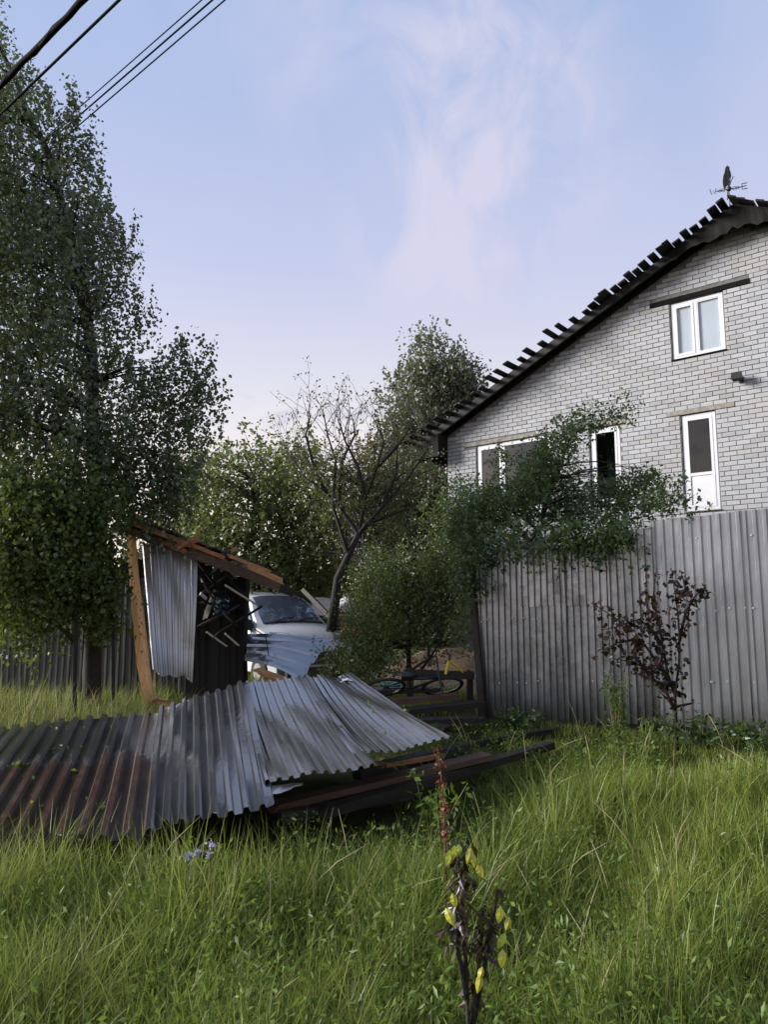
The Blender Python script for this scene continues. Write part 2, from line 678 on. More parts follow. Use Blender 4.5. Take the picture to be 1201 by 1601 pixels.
M_grass = grass_mat('grass_blades')
M_ground = ground_mat()
M_brick = brick_mat()
M_mortar = simple('mortar', (.12, .115, .112), .95, var=.3, nscale=12, bump=.3)
M_concrete = simple('lintel_concrete', (.20, .185, .165), .9, var=.3, nscale=9, bump=.3)
M_lintel_dark = simple('steel_lintel', (.008, .0075, .0075), .95, var=.3, spec=.1)
M_pvc = simple('white_pvc', (.54, .55, .585), .35, var=.04, nscale=3)
M_glass = glass_mat('window_glass')
M_dark = simple('dark_interior', (.010, .010, .009), .9, var=.3)
M_sky_reflection = simple('painted_sky_reflection', (.55, .57, .61), .9, var=.05, nscale=2)  # pale tone painted for the sky reflected in the upper window
M_roofwood = wood_mat('weathered_roof_board', (.010, .0095, .010), (.032, .030, .030))
M_black = simple('black_plastic', (.014, .014, .015), .5, var=.3)
M_fence = metal_sheet('grey_fence_sheet', (.27, .285, .315), .27, .85, dirt=.12, splash=2, dent=.3)
M_fence_up = metal_sheet('grey_fence_sheet_upper', (.285, .30, .33), .25, .85, dirt=.12, splash=1, dent=.3)
M_fence2 = metal_sheet('grey_fence_sheet_smooth', (.325, .34, .37), .34, .75, dirt=.12, splash=2, dent=.3)
M_fence_far = metal_sheet('shade_darkened_sheet', (.075, .078, .08), .55, .3)  # base colour darkened for the shade the far fence stands in
M_galv = metal_sheet('galvanised_sheet', (.30, .31, .33), .17, .92, dirt=.3, dent=.15)
M_galv_old = metal_sheet('brown_stained_sheet', (.17, .178, .19), .20, .9, rust=.6, rust_line=1.75, dirt=.3, dent=.15)
M_galv_mid = metal_sheet('dull_galvanised_sheet', (.23, .24, .255), .18, .92, dirt=.3, dent=.15)
M_freshwood = wood_mat('fresh_split_wood', (.20, .085, .035), (.50, .29, .14))
M_orangewood = wood_mat('orange_raw_wood', (.19, .075, .035), (.42, .19, .09))
M_oldwood = wood_mat('dark_wet_wood', (.012, .010, .009), (.055, .045, .038), .55)
M_shadewood = wood_mat('shade_black_board', (.005, .0045, .004), (.014, .012, .011), .85)  # near-black: the darkness inside the shed is put into the board colour
M_brownwood = wood_mat('brown_wet_wood', (.06, .035, .024), (.20, .12, .08), .6)
M_slat = simple('grey_slat', (.32, .27, .21), .8, var=.25)
M_post = post_mat()
M_bark = simple('dark_bark', (.016, .013, .011), .9, var=.5, nscale=14, bump=.6)
M_birch = birch_bark()
M_soil = soil_mat()
M_cable = simple('cable_rubber', (.010, .010, .011), .95, var=.2, spec=.08)
M_paint = simple('white_car_paint', (.55, .56, .60), .28, var=.05, nscale=2)
M_tyre = simple('tyre_rubber', (.015, .015, .015), .85, var=.3)
M_alloy = simple('wheel_alloy', (.35, .35, .36), .35, .8)
M_chrome = simple('lamp_lens', (.35, .36, .38), .12, .4)
M_blue = simple('blue_tarpaulin', (.010, .022, .04), .45, var=.4, nscale=5, bump=.5)
M_teal = simple('teal_plastic', (.02, .16, .12), .4, var=.15)
M_yellow = simple('yellow_plastic', (.55, .42, .02), .4, var=.15)
M_cardboard = simple('brown_cardboard', (.22, .12, .07), .9, var=.2)
M_white = simple('white_sheet', (.6, .6, .63), .5, var=.1)
M_redbrick = simple('red_brick', (.28, .10, .05), .9, var=.3, nscale=10, bump=.4)
M_pipe = simple('galvanised_post', (.10, .10, .105), .5, .5, var=.3)

LM_birch = leaf_mat('birch_leaves', [(.036, .052, .024), (.052, .073, .032), (.07, .094, .042), (.09, .115, .055)], .38, .06)
LM_hazel = leaf_mat('hazel_leaves', [(.04, .06, .016), (.062, .092, .023), (.085, .12, .031), (.12, .155, .042)], .42, .03)
LM_fruit = leaf_mat('fruit_leaves', [(.075, .092, .03), (.105, .13, .042), (.13, .155, .055), (.16, .175, .07)], .45, .04)
LM_far = leaf_mat('far_birch_leaves', [(.06, .066, .038), (.08, .088, .05), (.10, .105, .062), (.125, .125, .08)], .35, .07)
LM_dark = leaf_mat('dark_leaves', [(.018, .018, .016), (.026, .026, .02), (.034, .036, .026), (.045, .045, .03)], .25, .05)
LM_willow = leaf_mat('willow_leaves', [(.055, .08, .022), (.08, .11, .032), (.105, .135, .042), (.135, .155, .06)], .42, .04)
LM_apple = leaf_mat('apple_leaves', [(.03, .06, .014), (.048, .09, .022), (.068, .115, .032), (.09, .14, .045)], .35, .05)
LM_dead = leaf_mat('dead_red_leaves', [(.012, .006, .006), (.022, .008, .008), (.034, .011, .010), (.055, .016, .012)], .2, .03)
LM_reddish = leaf_mat('reddish_leaves', [(.045, .026, .017), (.065, .036, .022), (.08, .052, .03), (.075, .07, .032)], .35, .04)
LM_plum = leaf_mat('plum_leaves', [(.06, .055, .03), (.075, .075, .036), (.09, .1, .042), (.115, .12, .055)], .42, .04)
LM_yellow = leaf_mat('yellow_leaves', [(.45, .42, .03), (.5, .5, .05), (.42, .5, .06), (.3, .4, .05)], .4, .05)
LM_weed = leaf_mat('weed_leaves', [(.055, .095, .018), (.08, .135, .024), (.105, .165, .032), (.13, .19, .04)], .4, .015)
LM_brown = leaf_mat('brown_dead_leaves', [(.018, .010, .008), (.03, .016, .011), (.05, .026, .016), (.08, .045, .026)], .2, .04)
LM_purple = leaf_mat('purple_petals', [(.28, .22, .55), (.34, .28, .62), (.45, .4, .7), (.5, .45, .7)], .4, .03)
LM_stalk = simple('red_stalk', (.13, .025, .018), .7, var=.4, nscale=20)

# ------------------------------------------------------------------ ground
xs = np.concatenate([np.linspace(-220, -13, 12), np.linspace(-12, 12, 121), np.linspace(13, 220, 12)])
ys = np.concatenate([np.linspace(-60, 0, 8), np.linspace(0.2, 18, 120), np.linspace(19, 420, 20)])
X, Y = np.meshgrid(xs, ys)
V = np.stack([X.ravel(), Y.ravel(), ground(X, Y).ravel()], 1)
nx, ny = len(xs), len(ys)
I, J = np.meshgrid(np.arange(nx - 1), np.arange(ny - 1))
b = (J * nx + I).ravel()
me = poly_mesh('ground', V, np.stack([b, b + 1, b + 1 + nx, b + nx], 1), smooth=True)
tag(link('ground', me, M_ground), kind='structure')

# bare soil heap behind the fallen fence
u_, v_ = np.meshgrid(np.linspace(0, 1, 20), np.linspace(0, 2 * math.pi, 41))
cx, cy = 1.45, 15.2
hx = cx + u_ * np.cos(v_) * 2.3
hy = cy + u_ * np.sin(v_) * 1.7
hz = ground(hx, hy) - .05 + .85 * np.clip(1 - u_ ** 1.7, 0, 1) + .05 * np.sin(hx * 9) * np.cos(hy * 7) * (1 - u_)
V = np.stack([hx.ravel(), hy.ravel(), hz.ravel()], 1)
I, J = np.meshgrid(np.arange(19), np.arange(40))
b = (J * 20 + I).ravel()
me = poly_mesh('soil_heap', V, np.stack([b, b + 1, b + 21, b + 20], 1), smooth=True)
tag(link('soil_heap', me, M_soil), kind='structure')

# ------------------------------------------------------------------ house
HA = rad(50.7)
HU = Vector((math.sin(HA), -math.cos(HA), 0))        # along the gable, towards the right
HN = Vector((-math.cos(HA), -math.sin(HA), 0))       # out of the gable wall
HP = at(700, 700, 19)
HP.z = 0
house = empty('brick_house', (0, 0, 0), 0, 'white brick house with bare roof boards behind the metal fence', 'house')
RIDGE_U = 7.3
SL = 0.472
Z0 = 6.27
HW = RIDGE_U * 2


def wp(u, z, o=0.0):
    return HP + HU * u + HN * o + Vector((0, 0, z))


def roof_z(u):
    return Z0 + SL * (u if u <= RIDGE_U else HW - u)


# openings: name, u0, u1, z0, z1
OPEN = [('left', .885, 2.95, 4.1, 5.86), ('mid', 3.92, 4.62, 4.05, 5.82), ('door', 5.95, 6.645, 3.735, 5.79), ('up', 5.85, 6.93, 7.02, 8.29)]
LINT = [(.55, 2.55, 5.865, 5.965), (3.62, 4.78, 5.83, 5.93), (5.68, 7.02, 5.80, 5.90), (5.43, 7.45, 8.30, 8.41)]

# mortar core of the gable wall, with real openings, 25 cm thick
bm = MB()
us = sorted(set([0, RIDGE_U, HW] + [a for o in OPEN for a in (o[1], o[2])]))
for i in range(len(us) - 1):
    ua, ub = us[i], us[i + 1]
    segs = []
    z = 0.0
    cut = sorted([(o[3], o[4]) for o in OPEN if o[1] <= ua + 1e-6 and o[2] >= ub - 1e-6])
    for c0, c1 in cut:
        segs.append((z, z, c0, c0))
        z = c1
    segs.append((z, z, roof_z(ua) - .02, roof_z(ub) - .02))
    for (za, zb, zc, zd) in segs:
        p = [wp(ua, za, -.012), wp(ub, zb, -.012), wp(ub, zd, -.012), wp(ua, zc, -.012)]
        q = [x - HN * .24 for x in p]
        bm.add(p + q, [(0, 1, 2, 3), (7, 6, 5, 4), (0, 4, 5, 1), (1, 5, 6, 2), (2, 6, 7, 3), (3, 7, 4, 0)])
bm.build('wall', M_mortar, house)
# side wall at the far left corner and the right end, back
bm = MB()
for ua in (.13, HW - .13):
    p = [wp(ua - .12, 0, -.26), wp(ua + .12, 0, -.26), wp(ua + .12, Z0 - .02, -.26), wp(ua - .12, Z0 - .02, -.26)]
    q = [x - HN * 9.5 for x in p]
    bm.add(p + q, [(0, 1, 2, 3), (7, 6, 5, 4), (0, 4, 5, 1), (1, 5, 6, 2), (2, 6, 7, 3), (3, 7, 4, 0)])
p = [wp(0, 0, -9.8), wp(HW, 0, -9.8), wp(HW, Z0, -9.8), wp(RIDGE_U, roof_z(RIDGE_U), -9.8), wp(0, Z0, -9.8)]
q = [x - HN * .2 for x in p]
bm.add(p + q, [(0, 1, 2, 3, 4), (9, 8, 7, 6, 5), (0, 5, 6, 1), (1, 6, 7, 2), (2, 7, 8, 3), (3, 8, 9, 4), (4, 9, 5, 0)])
bm.build('rear_wall', M_concrete, house)
# floors inside, dark
bm = MB()
for z in (3.35, 6.35):
    c = wp(HW / 2, z, -5)
    R = Matrix.Rotation(math.atan2(HU.y, HU.x), 3, 'Z')
    bm.box(c, (HW - .6, 9.2, .2), R)
bm.build('interior_floor', M_dark, house)

# bricks: running bond, rows of 10 cm, 26 cm long; the ones that show largest are objects, the rest one mesh
BL, BH, PIT, ROW = .25, .088, .26, .10
bricks = []
row = 0
z = 2.0
while z < 9.8:
    u = -(PIT / 2 if row % 2 else 0)
    while u < 9.4:
        a, b2 = max(u, 0.0), min(u + BL, 9.4)
        z1 = z + BH
        skip = b2 - a < .05
        pieces = [(a, b2)]
        for rct in [(o[1] - .012, o[2] + .012, o[3] - .012, o[4] + .012) for o in OPEN] + LINT:
            if z1 > rct[2] + .005 and z < rct[3] - .005:
                new = []
                for (s, e) in pieces:
                    if e <= rct[0] or s >= rct[1]:
                        new.append((s, e))
                    else:
                        if rct[0] - s > .04:
                            new.append((s, rct[0] - .006))
                        if e - rct[1] > .04:
                            new.append((rct[1] + .006, e))
                pieces = new
        for (s, e) in pieces:
            top = min(roof_z(s), roof_z(e))
            if skip or z1 > top - .01 or e - s < .04:
                continue
            bricks.append((s, e, z))
        u += PIT
    z += ROW
    row += 1


def brick_geo(l, h, d=.05, bev=.006):
    vs = []
    # front face inset (bevel), then back ring
    for (i, y) in ((bev, .0), (0.0, -bev), (0.0, -d)):
        vs += [(i, y, i), (l - i, y, i), (l - i, y, h - i), (i, y, h - i)]
    fs = [(0, 1, 2, 3)]
    for k in (0, 4):
        for j in range(4):
            jj = (j + 1) % 4
            fs.append((k + j, k + 4 + j, k + 4 + jj, k + jj))
    return vs, fs


# local brick frame: x along HU, y along HN (outwards), z up
RB = Matrix((HU, HN, Vector((0, 0, 1)))).transposed()


def score(bk):
    s, e, z = bk
    c = wp((s + e) / 2, z)
    if z < 3.45 + .0 * s or e - s < .2:
        return -1
    px = 600.5 + F * c.x / c.y
    if px > 1199:
        return -1
    if z < 4.6 and s < 5.9:
        return -1
    return 1.0 / c.length


order = sorted(range(len(bricks)), key=lambda i: -score(bricks[i]))
single = set(order[:300])
variants = []
for k in range(6):
    vs, fs = brick_geo(BL, BH)
    vs = [(x + random.uniform(-.002, .002), y + random.uniform(-.002, .002), zz + random.uniform(-.002, .002)) for x, y, zz in vs]
    me = bpy.data.meshes.new('brick')
    me.from_pydata(vs, [], fs)
    me.materials.append(M_brick)
    variants.append(me)
rest = MB()
MW = RB.to_4x4()
for i, (s, e, z) in enumerate(bricks):
    pr = random.uniform(-.003, .004)
    if i in single and abs(e - s - BL) < .01:
        o = bpy.data.objects.new('brick', random.choice(variants))
        COL.objects.link(o)
        o.parent = house
        o.matrix_world = Matrix.Translation(wp(s, z, pr)) @ MW
    else:
        vs, fs = brick_geo(e - s, BH)
        j = random.uniform(-.003, .003)
        rest.add([wp(s, z + j, pr) + RB @ Vector(v) for v in vs], fs)
o = rest.build('brickwork', M_brick, house)
tag(o, kind='stuff')

# lintels
for k, (a, b2, z0, z1) in enumerate(LINT):
    bm = MB()
    bm.bar(wp(a, (z0 + z1) / 2, -.03), wp(b2, (z0 + z1) / 2 , -.03), .09, z1 - z0 - .006)
    bm.build('lintel', M_lintel_dark if k == 3 else M_concrete, house)


def frame_box(bm, u0, u1, z0, z1, o0, o1):
    p = [wp(u0, z0, o0), wp(u1, z0, o0), wp(u1, z1, o0), wp(u0, z1, o0)]
    q = [wp(u0, z0, o1), wp(u1, z0, o1), wp(u1, z1, o1), wp(u0, z1, o1)]
    bm.add(p + q, [(3, 2, 1, 0), (4, 5, 6, 7), (0, 1, 5, 4), (1, 2, 6, 5), (2, 3, 7, 6), (3, 0, 4, 7)])


def ring(bm, u0, u1, z0, z1, t, o0, o1):
    frame_box(bm, u0, u0 + t, z0, z1, o0, o1)
    frame_box(bm, u1 - t, u1, z0, z1, o0, o1)
    frame_box(bm, u0 + t, u1 - t, z0, z0 + t, o0, o1)
    frame_box(bm, u0 + t, u1 - t, z1 - t, z1, o0, o1)


def window(nm, u0, u1, z0, z1, splits, sky_reflection=None, door=False):
    root = MB()
    u0 += .012
    u1 -= .012
    z0 += .012
    z1 -= .012
    ring(root, u0, u1, z0, z1, .065, -.10, -.035)
    for s in splits:
        frame_box(root, s - .035, s + .035, z0 + .066, z1 - .066, -.098, -.037)
    wn = root.build('door' if door else 'window', M_pvc, house)
    edges = [u0 + .066] + [v for s in splits for v in (s - .036, s + .036)] + [u1 - .066]
    for k in range(0, len(edges), 2):
        a, b3 = edges[k], edges[k + 1]
        zb, zt = z0 + .066, z1 - .066
        sash = MB()
        if door:
            zm = z0 + (z1 - z0) * .36
            ring(sash, a, b3, zb, zt, .055, -.095, -.028)
            frame_box(sash, a + .056, b3 - .056, zm, zm + .06, -.093, -.030)
            sash.build('sash', M_pvc, wn)
            pn = MB()
            frame_box(pn, a + .056, b3 - .056, zb + .056, zm - .001, -.085, -.045)
            pn.build('panel', M_pvc, wn)
            ga, gb, gc, gd = a + .056, b3 - .056, zm + .061, zt - .056
        else:
            t = .05 if k == 0 else .022
            ring(sash, a, b3, zb, zt, t, -.093, -.028 if k == 0 else -.04)
            sash.build('sash', M_pvc, wn)
            ga, gb, gc, gd = a + t + .001, b3 - t - .001, zb + t + .001, zt - t - .001
        gl = MB()
        gl.add([wp(ga, gc, -.062), wp(gb, gc, -.062), wp(gb, gd, -.062), wp(ga, gd, -.062)], [(0, 1, 2, 3)])
        gl.build('pane', M_glass, wn)
        bk = MB()
        dep = -.078 if sky_reflection else -.9  # pale panel close behind the glass paints the reflected sky
        frame_box(bk, ga - .1 if not sky_reflection else ga - .03, gb + .1 if not sky_reflection else gb + .03, gc - .1 if not sky_reflection else gc - .03, gd + .1 if not sky_reflection else gd + .03, dep - .05, dep)
        bk.build('sky_reflection_panel' if sky_reflection else 'room_behind', sky_reflection or M_dark, wn)
    sill = MB()
    frame_box(sill, u0 - .03, u1 + .03, z0 - .024, z0 - .004, -.05, .025)
    sill.build('sill', M_lintel_dark if not door else M_concrete, wn)
    return wn


window('left', *OPEN[0][1:], [1.62])
window('mid', *OPEN[1][1:], [])
window('door', *OPEN[2][1:], [], door=True)
window('up', *OPEN[3][1:], [6.36], sky_reflection=M_sky_reflection)

# roof: boards running front to back, uneven ends past the gable
u = -.95
k = 0
while u < HW + .9:
    if u < 3.9:
        wd = random.uniform(.11, .14)
        gap = random.uniform(.10, .17)
    else:
        wd = random.uniform(.13, .18)
        gap = random.choice([.004, .006, .008, .01, .02, .035, .055])
    if abs(u + wd / 2 - RIDGE_U) < .06:
        u += .1
        continue
    ov = random.uniform(.52, .88) if u < 3.9 else random.uniform(.46, .70)
    uc = u + wd / 2
    left = uc < RIDGE_U
    zc = roof_z(uc) + .24
    d = HU + Vector((0, 0, SL if left else -SL))
    d.normalize()
    upv = d.cross(HN)
    if upv.z < 0:
        upv = -upv
    bm = MB()
    dz = random.uniform(-.012, .03)
    bm.bar(wp(uc, zc + dz, -9.9), wp(uc + random.uniform(-.03, .03), zc + dz + random.uniform(-.02, .02), ov), wd * math.sqrt(1 + SL * SL) * .98, .032, upv, jag=.02)
    bm.build('roof_board', M_roofwood, house)
    u += wd + gap
    k += 1
# rafters parallel to the gable: one outside as a barge, more inside
for o_ in (.30, -.3, -1.5, -3, -4.5, -6, -7.5, -9.2):
    for sgn in (-1, 1):
        bm = MB()
        ue = -.85 if sgn < 0 else HW + .85
        ur = RIDGE_U - .02 if sgn < 0 else RIDGE_U + .02
        a, b2 = wp(ue, Z0 - SL * .85 + .10, o_), wp(ur, roof_z(RIDGE_U) + .10, o_)
        bm.bar(a, b2, .06, .19)
        bm.build('rafter', M_roofwood, house)
# soffit closing the gap between wall head and boards
for sgn in (-1, 1):
    bm = MB()
    ue = -.85 if sgn < 0 else HW + .85
    za, zb = Z0 - SL * .85 + .185, roof_z(RIDGE_U) + .185
    p = [wp(ue, za, .27), wp(RIDGE_U, zb, .27), wp(RIDGE_U, zb, -.26), wp(ue, za, -.26)]
    q = [v + Vector((0, 0, -.03)) for v in p]
    bm.add(p + q, [(0, 1, 2, 3), (7, 6, 5, 4), (0, 4, 5, 1), (1, 5, 6, 2), (2, 6, 7, 3), (3, 7, 4, 0)])
    p = [wp(0 if sgn < 0 else HW, Z0 - .01, -.03), wp(RIDGE_U, roof_z(RIDGE_U) - .01, -.03), wp(RIDGE_U, roof_z(RIDGE_U) + .155, -.03), wp(0 if sgn < 0 else HW, Z0 + .155, -.03)]
    q = [v - HN * .1 for v in p]
    bm.add(p + q, [(0, 1, 2, 3), (7, 6, 5, 4), (0, 4, 5, 1), (1, 5, 6, 2), (2, 6, 7, 3), (3, 7, 4, 0)])
    bm.build('soffit', M_roofwood, house)
# boxed eave at the left corner
bm = MB()
p = [wp(-.82, Z0 - SL * .82 + .06, .42), wp(-.01, Z0 - .02, .42), wp(-.01, Z0 - .62, .42), wp(-.70, Z0 - .62, .42)]
q = [x - HN * 9.5 for x in p]
bm.add(p + q, [(0, 1, 2, 3), (7, 6, 5, 4), (0, 4, 5, 1), (1, 5, 6, 2), (2, 6, 7, 3), (3, 7, 4, 0)])
bm.build('eave_box', M_shadewood, house)
# ragged felt hanging under the ridge overhang
bm = MB()
n = 26
top = []
bot = []
for i in range(n + 1):
    uu = 5.9 + 3.0 * i / n
    zt = roof_z(uu) + .20
    dep = .12 + .30 * math.exp(-((uu - 7.2) / .7) ** 2) + random.uniform(-.05, .05)
    top.append(wp(uu, zt, .345))
    bot.append(wp(uu, zt - dep - .08, .345 + random.uniform(0, .03)))
vs = top + bot
bm.add(vs + [v - HN * .01 for v in vs], [(i, i + 1, n + 2 + i, n + 1 + i) for i in range(n)] + [(2 * n + 2 + n + 1 + i, 2 * n + 2 + n + 2 + i, 2 * n + 2 + i + 1, 2 * n + 2 + i) for i in range(n)])
bm.build('roofing_felt', M_shadewood, house)

# lamp on the wall
root = empty('wall_lamp', wp(7.15, 6.34, .0), math.atan2(HU.y, HU.x), 'small black floodlight on the brick wall right of the balcony door', 'lamp')


def hl(x, y, z):
    return Vector((x, -y, z))


bm = MB()
R = Matrix.Rotation(rad(-28), 3, 'X')
bm.box(hl(-.01, .15, .02), (.17, .10, .15), R)
bm.box(hl(-.01, .205, .035), (.20, .018, .18), R)
bm.build('lamp_head', M_black, root)
bm = MB()
bm.tube([hl(.02, .0, -.02), hl(.02, .06, -.04), hl(0, .13, 0)], .022)
bm.box(hl(.03, .012, -.02), (.09, .02, .12))
bm.build('bracket', M_black, root)

# weather vane on the ridge
vane = empty('weather_vane', wp(7.26, 10.02, .34), 0, 'dark weather vane with perched bird above the roof ridge', 'weather vane')
vane.scale = (.8, .8, .8)
bm = MB()
bm.tube([(0, 0, -.30), (0, 0, .95)], .014, 8)
bm.build('pole', M_black, vane)
vx = Vector((1, 0, 0))          # bird faces along x
bird = [(-.10, .28), (-.135, .36), (-.145, .50), (-.12, .66), (-.075, .78), (-.055, .88), (-.03, .93), (.03, .93), (.055, .90), (.05, .84), (.075, .76), (.085, .66), (.05, .56), (.045, .50), (.02, .42), (-.03, .40), (-.07, .36)]
bm = MB()
bm.prism(bird, -.006, .006, lambda p, t: Vector((p[0], t, p[1])))
bm.build('bird', M_black, vane)
bm = MB()
bm.tube([(.03, 0, .42), (.09, 0, .56), (.16, 0, .66)], [.012, .010, .006], 6)
bm.tube([(.10, 0, .57), (.12, 0, .66)], [.009, .004], 6)
bm.build('branch', M_black, vane)
bm = MB()
bm.tube([(0, 0, .24), (0, 0, .27), (0, 0, .31), (0, 0, .35), (0, 0, .38)], [.02, .055, .07, .055, .02], 10)
bm.build('hub', M_black, vane, True)
e_dir = Vector((.93, -.35, 0))
s_dir = Vector((-.35, -.93, 0))
bm = MB()
for d in (e_dir, -e_dir, s_dir, -s_dir):
    bm.tube([Vector((0, 0, .30)), Vector((0, 0, .30)) + d * .30], .011, 6)
    # scrolls on the arms
    for r0, off in ((.045, .13), (.035, .21)):
        c = Vector((0, 0, .30)) + d * off
        bm.tube([c + d * (r0 * math.cos(a)) + Vector((0, 0, r0 * math.sin(a))) for a in np.linspace(0, 2 * math.pi, 12)], .007, 5, False)
bm.build('compass_arm', M_black, vane)
GLY = {'W': [[(-.5, 1), (-.25, 0), (0, .7), (.25, 0), (.5, 1)]], 'E': [[(.4, 1), (-.4, 1), (-.4, 0), (.4, 0)], [(-.4, .5), (.3, .5)]],
       'N': [[(-.4, 0), (-.4, 1), (.4, 0), (.4, 1)]], 'S': [[(.4, .85), (.2, 1), (-.2, 1), (-.4, .8), (-.3, .58), (.3, .42), (.4, .2), (.2, 0), (-.2, 0), (-.4, .15)]]}
for ch, d, r in (('E', e_dir, .37), ('W', -e_dir, .37), ('S', s_dir, .36), ('N', -s_dir, .36)):
    bm = MB()
    c = Vector((0, 0, .235)) + d * r
    ax = d if ch in 'EN' else -d
    for st in GLY[ch]:
        bm.tube([c + ax * (x * .15) + Vector((0, 0, y * .15)) for x, y in st], .012, 5)
    bm.build('letter', M_black, vane)


# ------------------------------------------------------------------ corrugated sheets
def corr_profile(t, pitch, depth, kind):
    """height at lateral position t (m)"""
    ph = (t / pitch) % 1.0
    if kind == 'sine':
        return depth * .5 * (1 + math.cos(2 * math.pi * ph))
    a = .12
    if ph < a:
        return depth * ph / a
    if ph < .40:
        return depth
    if ph < .40 + a:
        return depth * (1 - (ph - .40) / a)
    return 0.0


def corr_samples(width, pitch, kind):
    ts = [0.0]
    k = 0
    while True:
        for f in ((0, .12, .40, .52) if kind != 'sine' else (0, .17, .33, .5, .67, .83)):
            t = (k + f) * pitch
            if 1e-4 < t < width:
                ts.append(t)
        k += 1
        if k * pitch > width:
            break
    ts.append(width)
    return ts


def sheet(name, bl, br, tl, tr, pitch, depth, mat, kind='trap', rows=14, curve=None, parent=None, thick=.003, ragged=0.0, wob=.0, seed=0, label=None, cat=None, group=None, up=None):
    """corrugated sheet over the quad bl-br-tl-tr; ribs run bottom -> top. curve(s,t)->offset along normal"""
    r = random.Random(seed)
    bl, br, tl, tr = map(Vector, (bl, br, tl, tr))
    width = ((br - bl).length + (tr - tl).length) / 2
    length = ((tl - bl).length + (tr - br).length) / 2
    nrm = (br - bl).cross(tl - bl).normalized()
    if up is not None and nrm.dot(Vector(up)) < 0:
        nrm = -nrm
    ts = corr_samples(width, pitch, kind)
    ph = [r.uniform(0, 6.28) for _ in range(8)]
    V, UV = [], []
    for j in range(rows + 1):
        s = j / rows
        for t in ts:
            x = t / width
            p = bl.lerp(br, x).lerp(tl.lerp(tr, x), s)
            h = corr_profile(t, pitch, depth, kind)
            off = curve(x, s) if curve else 0.0
            if wob:
                off += wob * (math.sin(3.1 * x + 4.2 * s + ph[0]) + .6 * math.sin(7.3 * x - 5.1 * s + ph[1]) + .4 * math.sin(15 * x + 9 * s + ph[2]))
            q = p + nrm * (h + off)
            if ragged and j in (0, rows):
                q += (tl - bl).normalized() * (ragged * (math.sin(t * 9 + ph[3]) * .6 + math.sin(t * 23 + ph[4]) * .4)) * (1 if j == 0 else -1)
            V.append(q)
            UV.append((t, s * length))
    m = len(ts)
    Fq = [(j * m + i, j * m + i + 1, (j + 1) * m + i + 1, (j + 1) * m + i) for j in range(rows) for i in range(m - 1)]
    me = poly_mesh(name, np.array(V), np.array(Fq), uv=UV)
    o = link(name, me, mat, parent)
    md = o.modifiers.new('thickness', 'SOLIDIFY')
    md.thickness = thick
    md.offset = -1
    tag(o, label, cat, group)
    return o


# metal fence on the right
FA = at(757, 1130, 10.2)
FB = at(1201, 1147, 8.2)
FV = (FB - FA)
FV.z = 0
FV.normalize()
FN = Vector((FV.y, -FV.x, 0))
if FN.y > 0:
    FN = -FN
fence = empty('metal_fence', (FA.x, FA.y, gz(FA.x, FA.y)), 0, 'tall grey corrugated metal fence in front of the brick house', 'fence')
fb = Vector(fence.location)


def fp(s, z, o=0.0):
    p = FA + FV * s + FN * o
    return Vector((p.x, p.y, z)) - fb


SPL = [(-.12, .62), (.58, 1.22), (1.18, 1.80), (1.76, 2.36)]
for i, (a, b2) in enumerate(SPL):
    o0 = .010 * (i % 2)
    tilt = (-.03, .02, -.015, .03)[i]
    za = .235 + .07 * a
    zb = .235 + .07 * b2
    zta, ztb = 2.55 + .062 * a, 2.55 + .062 * b2
    zs = 1.78
    # lower and upper lengths overlap at a seam, as in the photograph
    if i in (1, 2):
        sheet('fence_sheet', fp(a, za, o0), fp(b2, zb, o0 + tilt * .3), fp(a, zs, o0), fp(b2, zs + .02, o0 + tilt * .3), .089, .026, M_fence, 'trap', 8, parent=fence, wob=.004, seed=i, up=FN)
        sheet('fence_sheet', fp(a, zs - .03, o0 + .012), fp(b2, zs - .01, o0 + .012 + tilt * .3), fp(a, zta, o0 + .02), fp(b2, ztb, o0 + .03 + tilt), .089, .026, M_fence_up, 'trap', 6, parent=fence, wob=.005, seed=i + 20, ragged=.006, up=FN)
    else:
        sheet('fence_sheet', fp(a, za, o0), fp(b2, zb, o0 + tilt * .3), fp(a - .03 * (i == 0), zta, o0 + .02), fp(b2, ztb, o0 + .02 + tilt), .089, .026, M_fence, 'trap', 14, parent=fence, wob=.005, seed=i, ragged=.006, up=FN)
RS = [(2.32, 3.36), (3.32, 4.36), (4.32, 5.36), (5.32, 6.36)]
for i, (a, b2) in enumerate(RS):
    o0 = .022 + .009 * (i % 2)
    zb0, zb1 = .40 - .02 * (i > 0), .38
    sheet('fence_sheet', fp(a, zb0, o0), fp(b2, zb1, o0 + .004), fp(a, 2.77 + .045 * (a - 2.4), o0 + .01), fp(b2, 2.77 + .045 * (b2 - 2.4), o0 + .015), .104, .018, M_fence2, 'trap', 14, parent=fence, wob=.004, seed=40 + i, ragged=.006, up=FN)
for s in (-.05, 2.35, 4.6, 6.4):
    bm = MB()
    bm.bar(fp(s - .02, -.2, -.06), fp(s - .06 * (s < 0), 2.5, -.06), .06, .06, FN)
    bm.build('fence_post', M_pipe, fence)
for z in (.7, 1.55, 2.35):
    bm = MB()
    bm.bar(fp(-.1, z, -.035), fp(6.4, z + .25, -.035), .03, .04)
    bm.build('fence_rail', M_pipe, fence)
# screws
bm = MB()
for i in range(58):
    s = random.uniform(.0, 5.0)
    z = random.choice([.75, 1.57, 2.38]) + .05 * s + random.uniform(-.02, .02)
    bm.box(fp(s, z, .032 if s < 2.3 else .046), (.017, .017, .017))
bm.build('screws', M_white, fence)
tag(bpy.data.objects['screws'], kind='stuff')

# old dark plank leaning along the left end of the fence
bm = MB()
bm.bar(at(733, 862, 10.25), at(757, 1136, 10.1), .085, .05, FN, jag=.02)
o = bm.build('leaning_plank', M_oldwood)
tag(o, 'dark weathered plank standing upright against the left end of the metal fence', 'plank')

